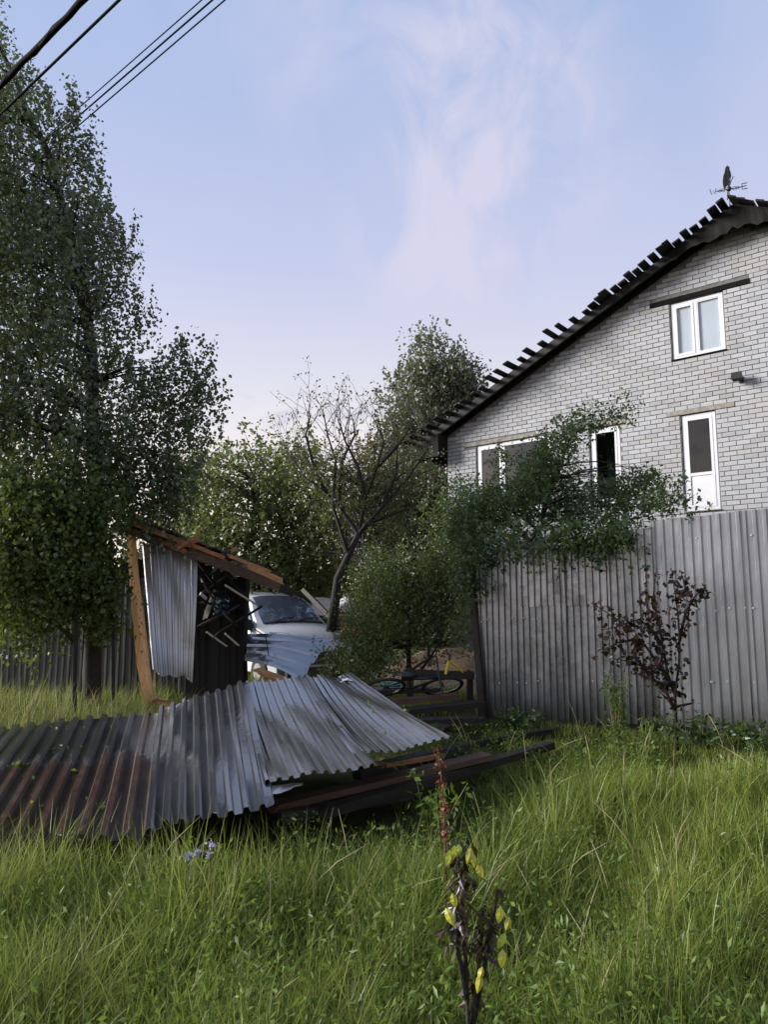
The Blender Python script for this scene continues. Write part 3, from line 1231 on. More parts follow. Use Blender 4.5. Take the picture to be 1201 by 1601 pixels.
# far fence on the left behind the bushes
ff = empty('metal_fence', at(100, 1050, 12.6), 0, 'dull grey corrugated fence behind the bushes at left', 'fence')
fb2 = Vector(ff.location)
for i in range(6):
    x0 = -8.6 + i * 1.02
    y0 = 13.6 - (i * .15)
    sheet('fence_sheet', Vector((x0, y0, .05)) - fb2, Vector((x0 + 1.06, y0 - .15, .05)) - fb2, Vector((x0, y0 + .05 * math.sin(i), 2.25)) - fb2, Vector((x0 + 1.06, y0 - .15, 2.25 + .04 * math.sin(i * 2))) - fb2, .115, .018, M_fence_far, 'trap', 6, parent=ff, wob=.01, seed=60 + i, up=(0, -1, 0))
for x0 in (-8.5, -5.6, -2.6):
    bm = MB()
    bm.bar(Vector((x0, 13.75 - .15 * (x0 + 8.6), 0)) - fb2, Vector((x0, 13.75 - .15 * (x0 + 8.6), 2.2)) - fb2, .07, .07, (0, 1, 0))
    bm.build('fence_post', M_pipe, ff)

# fallen corrugated sheets in front
YF, YB = 4.85, 8.1
sheet('corrugated_sheet', at(-235, 1325, YF), at(238, 1302, 4.95), at(-48, 1146, YB), at(258, 1110, 8.2), .145, .040, M_galv_old, 'trap', 18,
      curve=lambda x, s: .03 * math.sin(s * 3.1) - .03 * x, wob=.013, seed=3, ragged=.04, up=(0, 0, 1), label='large brown stained corrugated sheet lying flat at the lower left', cat='metal sheet', group='fallen corrugated sheets')
sheet('corrugated_sheet', at(225, 1298, 4.98), at(430, 1266, 5.1), at(248, 1108, 8.1), at(388, 1072, 8.3), .112, .034, M_galv_mid, 'trap', 18,
      curve=lambda x, s: .05 * s * s * x + .02 * math.sin(s * 5 + x * 2), wob=.013, seed=5, ragged=.045, up=(0, 0, 1), label='dull grey corrugated sheet between the brown stained sheet and the shiny ones', cat='metal sheet', group='fallen corrugated sheets')
sheet('corrugated_sheet', at(413, 1228, 5.5), at(590, 1194, 5.75), at(372, 1078, 8.3), at(487, 1068, 8.5), .085, .025, M_galv, 'trap', 22,
      curve=lambda x, s: .06 * max(0, s - .72) / .28 - .03 * math.sin(s * 3.14), wob=.012, seed=8, ragged=.025, up=(0, 0, 1), label='shiny corrugated sheet in the middle of the fallen row, left of the finely ribbed one', cat='metal sheet', group='fallen corrugated sheets')
sheet('corrugated_sheet', at(548, 1184, 6.05), at(708, 1155, 6.4), at(476, 1070, 8.6), at(548, 1058, 8.9), .066, .020, M_galv, 'trap', 22,
      curve=lambda x, s: .03 * max(0, s - .75) / .25 - .015 * math.sin(s * 3.14) + .02 * math.sin(9 * x + 5 * s), wob=.012, seed=11, ragged=.02, up=(0, 0, 1), label='finely ribbed shiny corrugated sheet at the right end of the fallen row', cat='metal sheet', group='fallen corrugated sheets')

# leaves and sprigs blown onto the sheets
P = []
for i in range(26):
    px, t_ = random.uniform(10, 250), random.random()
    Yp = 5.1 + 2.8 * t_
    c = at(px, 1308 - 172 * ((t_ * 2.8) / (5.1 + 2.8 * t_)) * (7.9 / 2.8) , Yp) + Vector((0, 0, .045))
    for k in range(random.choice([2, 3, 5, 8])):
        P.append(tuple(c + Vector((random.gauss(0, .035), random.gauss(0, .05), random.uniform(0, .02)))))
for i in range(16):
    t_ = random.random()
    c = at(random.uniform(430, 640), random.uniform(1105, 1170), random.uniform(6.6, 7.4)) + Vector((0, 0, .03))
    P.append(tuple(c))
tag(leaves_mesh('fallen_leaves', np.array(P), .05, LM_weed, None, .5, .0), 'green leaves and sprigs blown onto the fallen metal sheets', 'leaves', kind='stuff')
# torn white sheet poking out under the shiny ones
sheet('metal_scrap', at(420, 1242, 5.4), at(470, 1232, 5.6), at(424, 1228, 5.7), at(474, 1222, 5.9), .2, .006, M_white, 'trap', 4, wob=.01, seed=77, ragged=.03, up=(0, -.3, 1), label='torn white scrap sticking out at the front corner of the middle shiny sheet', cat='scrap')

# ------------------------------------------------------------------ broken shed
shed = empty('broken_shed', (0, 0, 0), 0, 'collapsed dark wooden shed with tilted roof beam and split post', 'shed')
SY = 11.0
# leaning split birch post
pts = [at(204, 828, SY + .1), at(210, 900, SY), at(217, 970, SY - .1), at(224, 1040, SY - .15), at(233, 1095, SY - .2), at(236, 1118, SY - .2)]
bm = MB()
wds = [.11, .125, .15, .16, .14, .03]
vs = []
for p, wd in zip(pts, wds):
    j = random.uniform(-.01, .01)
    for dx, dy in ((-.5, -.35), (.12, -.5), (.5, -.1), (.45, .4), (-.45, .4)):
        vs.append(p + Vector((dx * wd + j, dy * wd, 0)))
fs = [tuple(range(5)), tuple(25 + i for i in range(5))[::-1]]
for i in range(5):
    for k in range(5):
        k2 = (k + 1) % 5
        fs.append((i * 5 + k, i * 5 + k2, i * 5 + 5 + k2, i * 5 + 5 + k))
bm.add(vs, fs)
bm.build('post', M_post, shed)
# roof: rafters run right-down; boards on top
R0, R1 = at(200, 824, SY - .05), at(438, 912, SY + .6)
bk = Vector((.12, 2.6, -.12))


def rl(t, dz=0.0, back=0.0):
    return R0.lerp(R1, t) + Vector((0, 0, dz)) + bk * back


bm = MB()
bm.bar(rl(-.03, -.02), rl(.98, -.05), .06, .15, jag=.06)
bm.build('rafter', M_brownwood, shed)
bm = MB()
bm.bar(rl(-.01, .10, -.02), rl(.62, .07, -.02), .05, .06, jag=.08)
bm.build('rafter', M_orangewood, shed)
bm = MB()
bm.bar(rl(.0, .075, -.05), rl(.42, .055, -.05), .03, .05, jag=.05)
bm.build('rafter', M_freshwood, shed)
for bb in (.35, .7, 1.0):
    bm = MB()
    bm.bar(rl(-.03, -.03, bb), rl(.9, -.05, bb), .06, .15)
    bm.build('rafter', M_oldwood, shed)
for i in range(11):
    t = i * .085 + random.uniform(0, .02)
    if i in (7, 10):
        continue
    bm = MB()
    f0 = random.uniform(-.05, .0)
    bm.bar(rl(t, .145, f0), rl(t + random.uniform(-.02, .02), .145, 1.05), .17, .028, jag=.03)
    bm.build('roof_board', M_brownwood if i % 3 else M_oldwood, shed)
# torn light slats at the beam
bits = [((268, 858), (300, 846), .09), ((276, 858), (308, 838), .05), ((262, 850), (288, 862), .07), ((360, 862), (372, 856), .05), ((388, 885), (440, 908), .08), ((355, 868), (420, 893), .05)]
for i, (a, b2, wd) in enumerate(bits):
    bm = MB()
    bm.bar(at(*a, SY - .12), at(*b2, SY - .02), .03, wd, jag=.07)
    bm.build('torn_slat', M_orangewood if i < 3 else M_freshwood, shed)
bm = MB()
bm.bar(at(195, 828, SY - .1), at(226, 826, SY + .1), .05, .06, jag=.04)
bm.build('torn_slat', M_freshwood, shed)
# walls, coloured black for the unlit inside: back, right side, partition
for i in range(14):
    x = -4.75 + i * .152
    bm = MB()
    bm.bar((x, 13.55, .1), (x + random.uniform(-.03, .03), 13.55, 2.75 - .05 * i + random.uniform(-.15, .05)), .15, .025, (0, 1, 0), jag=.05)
    bm.build('wall_board', M_shadewood, shed)
pr0, pr1 = at(384, 868, 11.9), at(390, 1080, 11.7)
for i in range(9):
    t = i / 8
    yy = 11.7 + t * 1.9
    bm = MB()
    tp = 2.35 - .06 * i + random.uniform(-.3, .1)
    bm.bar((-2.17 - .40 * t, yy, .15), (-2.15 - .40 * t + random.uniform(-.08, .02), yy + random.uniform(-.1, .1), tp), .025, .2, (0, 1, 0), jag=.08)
    bm.build('wall_board', M_shadewood, shed)
for i in range(10):  # boards across the opening, black in place of its shade
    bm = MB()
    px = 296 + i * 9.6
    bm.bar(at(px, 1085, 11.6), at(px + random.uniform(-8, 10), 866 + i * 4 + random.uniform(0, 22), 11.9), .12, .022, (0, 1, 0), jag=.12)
    bm.build('wall_board', M_shadewood, shed)
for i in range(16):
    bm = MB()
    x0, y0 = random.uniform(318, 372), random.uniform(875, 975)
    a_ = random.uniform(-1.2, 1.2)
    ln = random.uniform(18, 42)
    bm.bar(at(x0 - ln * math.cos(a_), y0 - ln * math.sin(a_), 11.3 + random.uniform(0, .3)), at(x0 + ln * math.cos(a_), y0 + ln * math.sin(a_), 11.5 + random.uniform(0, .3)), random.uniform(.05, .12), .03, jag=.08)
    bm.build('broken_board', M_shadewood if i % 4 else M_oldwood, shed)
# hanging metal wall sheet, bent at its foot


def hang(x, s):
    return -.28 * max(0, .32 - s) / .32 * (x * 1.3) + .05 * math.sin(s * 3 + x * 2)


sheet('wall_sheet', at(238, 1050, 11.05), at(300, 1066, 11.25), at(222, 850, 11.35), at(308, 866, 11.45), .09, .014, M_fence2, 'trap', 22, curve=lambda x, s: .10 * math.sin(s * 3.14) * x + .22 * max(0, .25 - s), wob=.012, seed=21, ragged=.05, parent=shed, up=(0, -1, 0))

# things inside and around the shed
things = [((313, 928), (322, 936), .05, M_white, 'scrap of pale plastic dangling at the left of the dark shed opening'),
          ((352, 915), (402, 946), .03, M_slat, 'pale thin slat slanting down across the top of the dark opening'),
          ((323, 988), (354, 1010), .025, M_slat, 'pale thin slat slanting low in the dark opening, left one of the pair'),
          ((351, 990), (373, 1009), .025, M_slat, 'pale thin slat slanting low in the dark opening, right one of the pair')]
for a, b2, wd, mt, lb in things:
    bm = MB()
    bm.bar(at(*a, 11.35), at(*b2, 11.5), .02, wd, jag=.02)
    tag(bm.build('slat', mt), lb, 'slat')
# orange foot plank beside the post, broken plank by the sheets
for a, b2, ya, yb, wd, mt, lb in (((236, 1092), (280, 1106), 10.9, 10.6, .18, M_orangewood, 'raw orange plank lying at the foot of the split post'),
                                  ((402, 1047), (470, 1072), 9.8, 9.2, .13, M_freshwood, 'broken pale plank on top of the shiny sheets below the bent panel'),
                                  ((410, 1052), (462, 1076), 9.75, 9.25, .10, M_orangewood, 'reddish splintered plank under the pale broken plank')):
    bm = MB()
    bm.bar(at(*a, ya), at(*b2, yb), wd, .035, jag=.07)
    tag(bm.build('plank', mt), lb, 'plank')

# bent ribbed panel in front of the van
sheet('corrugated_sheet', at(383, 1034, 11.3), at(384, 996, 12.0), at(470, 1064, 11.0), at(518, 1006, 12.0), .26, .03, M_galv, 'trap', 12,
      curve=lambda x, s: .06 * math.sin(s * 3) + .05 * x, wob=.012, seed=31, ragged=.03, up=(0, -.5, 1), label='bent bright metal panel lying in front of the white van', cat='metal sheet')
# crumpled bright scrap by the end of the sheets
bm = MB()
for i in range(5):
    a = at(524 + i * 6, 1064 - 9 * math.sin(i / 4 * 3.14), 9.0)
    bb = at(530 + i * 7, 1068 - 6 * math.sin(i / 4 * 3.14), 8.6)
    if i:
        bm.add([pa_, a, bb, pb_, pa_ + Vector((0, 0, -.01)), a + Vector((0, 0, -.01)), bb + Vector((0, 0, -.01)), pb_ + Vector((0, 0, -.01))], [(0, 1, 2, 3), (7, 6, 5, 4), (0, 4, 5, 1), (2, 6, 7, 3), (1, 5, 6, 2), (3, 7, 4, 0)])
    pa_, pb_ = a, bb
tag(bm.build('metal_scrap', M_white), 'curled white metal scrap at the top of the finely ribbed sheet', 'scrap')

# cables hanging in the shed
bm = MB()
bm.tube([at(388, 968, 11.4), at(400, 985, 11.3), at(415, 995, 11.2), at(420, 1025, 11.1)], .008, 5)
tag(bm.build('hanging_cable', M_cable), 'black cable hanging in front of the bent bright panel', 'cable')
bm = MB()
bm.tube([at(398, 970, 11.35), at(392, 990, 11.3), at(386, 1005, 11.25)], .007, 5)
tag(bm.build('hanging_cable', M_cable), 'short black cable hanging at the right edge of the shed', 'cable')
# crumpled blue film in the shed
bm = MB()
vs = []
for j in range(8):
    for i in range(8):
        vs.append(at(333 + i * 3.6 + random.uniform(-2, 2), 934 + j * 3.8 + random.uniform(-2, 2), 11.2 + random.uniform(-.05, .05)))
bm.add(vs, [(j * 8 + i, j * 8 + i + 1, j * 8 + i + 9, j * 8 + i + 8) for j in range(7) for i in range(7) if (i + j) % 5])
tag(bm.build('crumpled_film', M_blue), 'crumpled blue plastic film inside the dark shed', 'plastic film')

# ------------------------------------------------------------------ van
vth = rad(37)
VH = Vector((math.sin(vth), -math.cos(vth), 0))
fc = at(498, 1000, 15.6)
van = empty('van', (0, 0, 0), 0, 'white minivan standing behind the collapsed shed', 'van')
van.location = (fc.x - VH.x * 2.3, fc.y - VH.y * 2.3, gz(fc.x, fc.y) - .02)
van.rotation_euler = (0, 0, math.atan2(VH.y, VH.x))
# side profile front (+x) -> rear over the top : x, z, half width
prof = [(2.30, .30, .80), (2.36, .48, .86), (2.34, .75, .88), (2.24, .98, .88), (2.05, 1.08, .88), (1.72, 1.18, .88), (1.40, 1.27, .87),
        (1.05, 1.52, .81), (.72, 1.76, .75), (.45, 1.90, .70), (.10, 1.965, .68), (-.6, 1.99, .67), (-1.5, 1.97, .67), (-2.05, 1.90, .68), (-2.25, 1.5, .78), (-2.32, 1.0, .87), (-2.30, .4, .84)]
nc = 9
V = []
for (x, z, hw) in prof:
    for j in range(nc):
        t = j / (nc - 1) * 2 - 1
        crown = .045 * (1 - t * t) * (1 if z > 1 else .3)
        bow = .10 * (t * t) * (1 if x > 1.0 else 0)
        V.append((x - bow, t * hw, z + crown - (.03 * abs(t) ** 6)))
Fq = [(i * nc + j, i * nc + j + 1, (i + 1) * nc + j + 1, (i + 1) * nc + j) for i in range(len(prof) - 1) for j in range(nc - 1)]
bm = MB()
bm.add(V, Fq)
# sides: belt columns between profile and sill
for sgn in (-1, 1):
    col = 0 if sgn < 0 else nc - 1
    top = [V[i * nc + col] for i in range(len(prof))]
    belt = [(min(2.2, max(-2.28, p[0])), sgn * .925, min(p[2], 1.22)) for p in top]
    sill = [(min(2.2, max(-2.28, p[0])), sgn * .90, .30) for p in top]
    n = len(top)
    bm.add(top + belt + sill, [(i, i + 1, n + i + 1, n + i) for i in range(n - 1)] + [(n + i, n + i + 1, 2 * n + i + 1, 2 * n + i) for i in range(n - 1)])
body = bm.build('body', M_paint, van, True)
md = body.modifiers.new('s', 'EDGE_SPLIT')
md.split_angle = rad(40)


def vsurf(x, t, lift=.012):
    """point on the upper shell"""
    ps = prof
    for i in range(len(ps) - 1):
        if ps[i][0] >= x >= ps[i + 1][0] and ps[i][1] > .9:
            k = (x - ps[i][0]) / (ps[i + 1][0] - ps[i][0])
            z = ps[i][1] + k * (ps[i + 1][1] - ps[i][1])
            hw = ps[i][2] + k * (ps[i + 1][2] - ps[i][2])
            return Vector((x - (.10 * t * t if x > 1.0 else 0), t * hw, z + .045 * (1 - t * t) - .03 * abs(t) ** 6 + lift))
    return Vector((x, t * .8, 1))


def patch_grid(x0, x1, t0, t1, n=8, m=8, lift=.012, taper=0.0):
    vs = []
    for i in range(n + 1):
        for j in range(m + 1):
            xx = x0 + (x1 - x0) * i / n
            tt = (t0 + (t1 - t0) * j / m) * (1 - taper * i / n)
            vs.append(vsurf(xx, tt, lift))
    return vs, [(i * (m + 1) + j, i * (m + 1) + j + 1, (i + 1) * (m + 1) + j + 1, (i + 1) * (m + 1) + j) for i in range(n) for j in range(m)]


M_carglass = simple('car_glass', (.20, .23, .30), .05, .55, var=.1, spec=1.0)
bm = MB()
bm.add(*patch_grid(1.36, .50, -.88, .88))
bm.build('windscreen', M_carglass, van, True)
bm = MB()
bm.add(*patch_grid(1.40, 1.345, -.86, .86, 2, 8, .02))
bm.build('cowl', M_black, van, True)
for a, b2 in ((-.6, .0), (.05, .62)):
    bm = MB()
    bm.tube([vsurf(1.38, a, .03), vsurf(1.30, (a + b2) / 2, .04), vsurf(1.28, b2, .04)], .012, 5)
    bm.build('wiper', M_black, van)
for sgn in (-1, 1):
    sw = MB()
    for (xa, xb, xc, xd) in ((1.12, .10, .02, .48), (.0, -1.0, -1.0, -.0), (-1.12, -2.0, -1.95, -1.12)):
        yo = .927 * sgn
        yi = .775 * sgn
        p = [(xa, yo, 1.27), (xb, yo, 1.27), (xc, yi, 1.80), (xd, yi, 1.80)]
        sw = MB()
        sw.add(p, [(0, 1, 2, 3)])
        sw.build('side_window', M_carglass, van)
    bm = MB()
    bm.box((1.02, sgn * 1.03, 1.28), (.14, .20, .22))
    bm.tube([(1.05, sgn * .9, 1.22), (1.03, sgn * 1.0, 1.24)], .03)
    bm.build('wing_mirror', M_black, van)
    bm = MB()
    bm.add([vsurf(2.18, sgn * .55, .015), vsurf(2.18, sgn * .97, .015), vsurf(1.80, sgn * .97, .015), vsurf(2.02, sgn * .60, .015)], [(0, 1, 2, 3)])
    bm.build('headlight', M_chrome, van)
    bm = MB()
    bm.box((.75, sgn * .935, .95), (.14, .02, .03))
    bm.build('door_handle', M_black, van)
    for xw in (1.45, -1.4):
        bm = MB()
        bm.tube([(xw, sgn * .78, .32), (xw, sgn * .80, .32), (xw, sgn * .94, .32), (xw, sgn * .955, .32)], [.28, .33, .33, .28], 20)
        wl = bm.build('wheel', M_tyre, van)
        bm = MB()
        bm.tube([(xw, sgn * .90, .32), (xw, sgn * .965, .32)], [.20, .18], 16)
        bm.build('rim', M_alloy, wl)
bm = MB()
bm.box((2.33, 0, .62), (.10, 1.15, .26))
bm.build('grille', M_black, van)
bm = MB()
bm.box((2.36, 0, .36), (.10, 1.6, .16))
bm.build('bumper', M_black, van)

# brown box in front of the van
bx_ = empty('cardboard_box', at(452, 1034, 14.6), .3, 'brown cardboard box in front of the white van', 'box')
bm = MB()
bm.box((0, 0, .18), (.50, .4, .40))
bm.build('carton', M_cardboard, bx_)
bm = MB()
bm.bar((-.27, -.21, .43), (.27, -.21, .43), .2, .012, (0, -.5, 1))
bm.bar((-.27, .21, .43), (.27, .21, .43), .2, .012, (0, .5, 1))
bm.build('flap', M_cardboard, bx_)

# blue tarpaulin covered stack behind the van
tp = empty('tarpaulin_stack', (0, 0, 0), 0, 'stack under a dark blue tarpaulin rising behind the van roof', 'tarpaulin')
n = 12
V = []
for j in range(9):
    for i in range(n + 1):
        p = at(366 + 80 * i / n, 0, 19.6)
        s = j / 8
        top = at(400, 886 + 3 * math.sin(i) + (8 if i > 9 else 0), 19.6).z
        z = top - (top - .3) * max(0, (s - .35) / .65)
        y = 19.9 - .9 * min(1, s / .4) + .06 * math.sin(i * 1.9 + j)
        V.append((p.x + .04 * math.sin(j * 2 + i), y, z + .03 * math.sin(i * 2.3 + j * 1.1)))
bm = MB()
bm.add(V, [(j * 13 + i, j * 13 + i + 1, (j + 1) * 13 + i + 1, (j + 1) * 13 + i) for j in range(8) for i in range(n)])
bm.build('tarpaulin', M_blue, tp, True)
bm = MB()
c = at(405, 1000, 20.3)
bm.box((c.x, 20.2, 1.3), (1.1, .5, 2.0))
bm.build('stack', M_oldwood, tp)
# white board above
bm = MB()
bm.bar(at(368, 897, 13.2), at(410, 903, 13.6), .35, .02, (0, -.6, 1))
tag(bm.build('board', M_white), 'pale flat board lying under the end of the tilted shed beam', 'board')
# white panel right of the van
bm = MB()
bm.bar(at(488, 948, 17.6), at(520, 948, 18.0), .02, .42, (0, .2, 1))
tag(bm.build('board', M_white), 'white panel leaning between the van and the dark tree trunk', 'board')
bm = MB()  # bar takes the place of the van's far windscreen pillar
bm.bar(at(474, 922, 16.3), at(520, 968, 15.6), .05, .10, jag=.04)
tag(bm.build('plank', M_oldwood), 'dark bar standing in for the far windscreen pillar of the van', 'plank')

# ------------------------------------------------------------------ debris by the fence gap
planks = [
    # a, ya, b, yb, w, h, mat, label
    ((422, 1262), 5.9, (762, 1182), 7.3, .16, .05, M_brownwood, 'long brown plank under the shiny sheets nearest the grass'),
    ((440, 1278), 5.7, (640, 1240), 6.5, .10, .08, M_oldwood, 'dark beam half hidden in the grass below the long brown plank'),
    ((505, 1270), 5.8, (860, 1165), 8.2, .12, .07, M_oldwood, 'dark wet plank running from the fallen sheets to the fence foot'),
    ((580, 1198), 7.0, (690, 1180), 7.4, .14, .04, M_freshwood, 'short pale plank tucked under the finely ribbed sheet'),
    ((560, 1210), 6.9, (730, 1168), 7.7, .14, .10, M_oldwood, 'thick dark beam under the finely ribbed sheet'),
    ((690, 1172), 8.1, (885, 1140), 9.2, .07, .07, M_oldwood, 'thin dark pole lying in the grass before the fence'),
    ((590, 1082), 10.2, (690, 1078), 10.2, .20, .05, M_oldwood, 'dark board lying left of the bicycle'),
    ((600, 1098), 9.6, (715, 1088), 9.9, .22, .06, M_brownwood, 'brownish board below the bicycle wheel'),
    ((630, 1112), 9.2, (748, 1100), 9.6, .25, .06, M_oldwood, 'wide dark board nearest the fence end'),
    ((640, 1128), 8.8, (752, 1124), 9.2, .25, .06, M_oldwood, 'wide dark board at the right edge of the finely ribbed sheet'),
    ((598, 1125), 9.0, (700, 1140), 8.6, .20, .07, M_oldwood, 'dark timber poking out below the right side of the finely ribbed sheet'),
]
for a, ya, b2, yb, wd, h_, mt, lb in planks:
    bm = MB()
    bm.bar(at(*a, ya), at(*b2, yb), wd, h_, jag=.04)
    tag(bm.build('plank', mt), lb, 'plank', 'timbers of the fallen fence')
# standing remnants: rail between two stubs
rl_ = empty('fence_remnant', at(690, 1085, 10.6), 0, 'low dark wooden rail on two stubs beside the metal fence', 'rail')
ob = Vector(rl_.location)
bm = MB()
bm.bar(at(632, 1052, 10.6) - ob, at(742, 1056, 10.4) - ob, .09, .10, jag=.03)
bm.build('rail', M_oldwood, rl_)
for px in (642, 735):
    bm = MB()
    bm.bar(at(px, 1048, 10.55) - ob, at(px, 1095, 10.55) - ob, .08, .08, (0, 1, 0), jag=.02)
    bm.build('stub', M_oldwood, rl_)

# bicycle lying on its side
bike = empty('bicycle', at(690, 1092, 10.1), .25, 'dark bicycle lying among the boards with its wheel tipped towards us', 'bicycle')
Rw = Matrix.Rotation(rad(62), 3, 'X')


def circ(c, r, n=28):
    return [Vector(c) + Rw @ Vector((r * math.cos(a), 0, r * math.sin(a))) for a in np.linspace(0, 2 * math.pi, n)]


for cxx in (.02, -.78):
    c = Vector((cxx, 0, .16))
    bm = MB()
    bm.tube(circ(c, .27), .020, 6, False)
    wl = bm.build('wheel', M_tyre, bike, True)
    bm = MB()
    bm.tube(circ(c, .243), .010, 5, False)
    bm.build('rim', M_alloy, wl, True)
    bm = MB()
    for k in range(14):
        a = k * math.pi / 7
        bm.tube([c, c + Rw @ Vector((.24 * math.cos(a), 0, .24 * math.sin(a)))], .003, 4)
    bm.build('spokes', M_alloy, wl)
bm = MB()
off = Rw @ Vector((0, -.03, 0))
c1, c2 = Vector((.02, 0, .16)), Vector((-.78, 0, .16))
q = lambda x, z: Vector((x, 0, .16)) + Rw @ Vector((0, 0, z))
bm.tube([c1, q(-.12, .30), q(-.14, .40)], .016)
bm.tube([q(-.12, .28), q(-.52, .26), q(-.40, -.05), q(-.12, .24)], .018)
bm.tube([c2, q(-.52, .26)], .012)
bm.tube([c2, q(-.40, -.05)], .012)
bm.build('frame', M_black, bike, True)
bm = MB()
bm.tube([q(-.14, .40) + Rw @ Vector((0, -.25, 0)), q(-.16, .42), q(-.14, .40) + Rw @ Vector((0, .25, 0))], .014)
bm.build('handlebar', M_black, bike)
bm = MB()
bm.tube([q(-.64, .36), q(-.54, .38), q(-.42, .37)], [.06, .05, .02], 8)
bm.build('saddle', M_black, bike, True)

# yellow tool over the rail
ty = empty('yellow_stand', at(700, 1048, 10.3), 0, 'yellow V shaped tool handle hooked over the low dark rail', 'tool')
ob = Vector(ty.location)
bm = MB()
bm.tube([at(697, 1054, 10.3) - ob, at(702, 1034, 10.3) - ob, at(706, 1034, 10.3) - ob], [.018, .022, .02], 8)
bm.build('leg', M_yellow, ty)
bm = MB()
bm.tube([at(703, 1033, 10.3) - ob, at(714, 1042, 10.35) - ob, at(725, 1052, 10.4) - ob], [.022, .018, .014], 8)
bm.build('leg', M_yellow, ty)
bm = MB()
bm.tube([at(703, 1034, 10.3) - ob, at(703, 1022, 10.3) - ob], [.02, .015], 8)
bm.build('grip', M_black, ty)


def bucket(name, loc, r, h, mat, label, cat):
    t = empty(name, loc, 0, label, cat)
    bm = MB()
    n = 18
    vs = []
    for (rr, z) in ((r * .8, 0), (r, h), (r * 1.06, h), (r * 1.06, h - .02), (r * .95, h - .02), (r * .76, .02)):
        for k in range(n):
            a = 2 * math.pi * k / n
            vs.append((rr * math.cos(a), rr * math.sin(a), z))
    fs = [tuple(range(n))[::-1], tuple(range(5 * n, 6 * n))]
    for i in range(5):
        for k in range(n):
            k2 = (k + 1) % n
            fs.append((i * n + k, i * n + k2, (i + 1) * n + k2, (i + 1) * n + k))
    bm.add(vs, fs)
    bm.build('shell', mat, t, True)
    bm = MB()
    bm.tube([(r * math.cos(a) * 1.05, .25 * r * math.sin(a), h - .02 + .6 * r * math.sin(a)) for a in np.linspace(0, math.pi, 12)], .005, 5)
    bm.build('handle', M_galv, t)
    return t


bucket('bucket', at(562, 986, 16.2), .2, .38, M_teal, 'teal plastic bucket by the brick heap behind the trunk', 'bucket')
bucket('basin', at(612, 1078, 10.6), .14, .09, M_teal, 'low teal basin on the boards left of the bicycle', 'basin')

# brick and plank rubble behind the trunk
for i in range(9):
    px = 540 + (i % 3) * 9 + random.uniform(-3, 3)
    py = 986 - (i // 3) * 11
    bm = MB()
    R = Matrix.Rotation(random.uniform(-.6, .6), 3, 'Z') @ Matrix.Rotation(random.uniform(-.3, .3), 3, 'X')
    bm.box((0, 0, 0), (.25, .12, .075), R)
    o = bm.build('loose_brick', M_redbrick)
    o.location = at(px, py, 15.9 + .1 * (i // 3))
    tag(o, 'red brick in the small heap right of the dark tree trunk', 'brick', 'loose red bricks by the trunk')
bm = MB()
bm.bar(at(545, 930, 16.1), at(556, 985, 15.8), .05, .03)
tag(bm.build('plank', M_brownwood), 'thin brown stake standing in the red brick heap', 'plank')
# white bag
bm = MB()
vs = []
for i in range(7):
    a = i / 6
    for k in range(10):
        t = 2 * math.pi * k / 10
        r = .20 * math.sin(max(.12, a * 3.0)) * (1 + .15 * math.sin(3 * t + i))
        vs.append((r * math.cos(t), r * math.sin(t), a * .35))
bm.add(vs, [(i * 10 + k, i * 10 + (k + 1) % 10, (i + 1) * 10 + (k + 1) % 10, (i + 1) * 10 + k) for i in range(6) for k in range(10)] + [tuple(range(10))[::-1], tuple(60 + k for k in range(10))])
o = bm.build('white_bag', M_white, None, True)
o.location = at(541, 958, 16.4)
tag(o, 'crumpled white bag lying on the red brick heap', 'bag')

# ------------------------------------------------------------------ power cables
cabs = [((-30, 165), (150, -20), 6.0, .0255, 'thick black overhead cable nearest the top left corner'),
        ((-30, 208), (205, -18), 6.4, .013, 'second overhead cable from the left, passing before the birch top'),
        ((60, 224), (345, -26), 10.4, .010, 'leftmost of the three thin cables over the birch'),
        ((60, 236), (362, -26), 10.0, .014, 'middle one of the three thin cables over the birch'),
        ((60, 250), (382, -26), 9.6, .011, 'rightmost of the three thin cables over the birch')]
for a, b2, z, r, lb in cabs:
    pa, pb = at_z(*a, z), at_z(*b2, z)
    d = pb - pa
    p0, p1 = pa - d * .8, pb + d * .6
    bm = MB()
    n = 24
    pts = []
    for i in range(n + 1):
        t = i / n
        p = p0.lerp(p1, t)
        p.z += (random.uniform(-.02, .02) if r > .025 else 0)
        pts.append(p)
    bm.tube(pts, r, 6)
    if r > .025:
        ax = d.normalized()
        pts2 = [p + Vector((math.sin(i * 1.6) * .018, 0, math.cos(i * 1.6) * .018)) for i, p in enumerate(pts)]
        bm.tube(pts2, r * .7, 6)
    tag(bm.build('overhead_cable', M_cable, None, True), lb, 'cable', 'overhead cables')


# ------------------------------------------------------------------ foliage
def blob_points(blobs, n, shell=.35):
    """sample clump centres in pixel-placed ellipsoids: (px,py,rx,ry,Y[,ryd])"""
    w_ = np.array([b[2] * b[3] for b in blobs], float)
    w_ /= w_.sum()
    pick = rng.choice(len(blobs), n, p=w_)
    out = []
    for k in pick:
        b = blobs[k]
        Yd = b[4]
        sc = Yd / F
        dpt = b[5] if len(b) > 5 else min(b[2], b[3]) * sc * 1.1
        c = at(b[0], b[1], Yd)
        d = rand_dirs(1)[0]
        r = rng.uniform(0, 1) ** shell
        out.append((c.x + d[0] * r * b[2] * sc, c.y + d[1] * r * dpt, c.z + d[2] * r * b[3] * sc))
    return np.array(out)


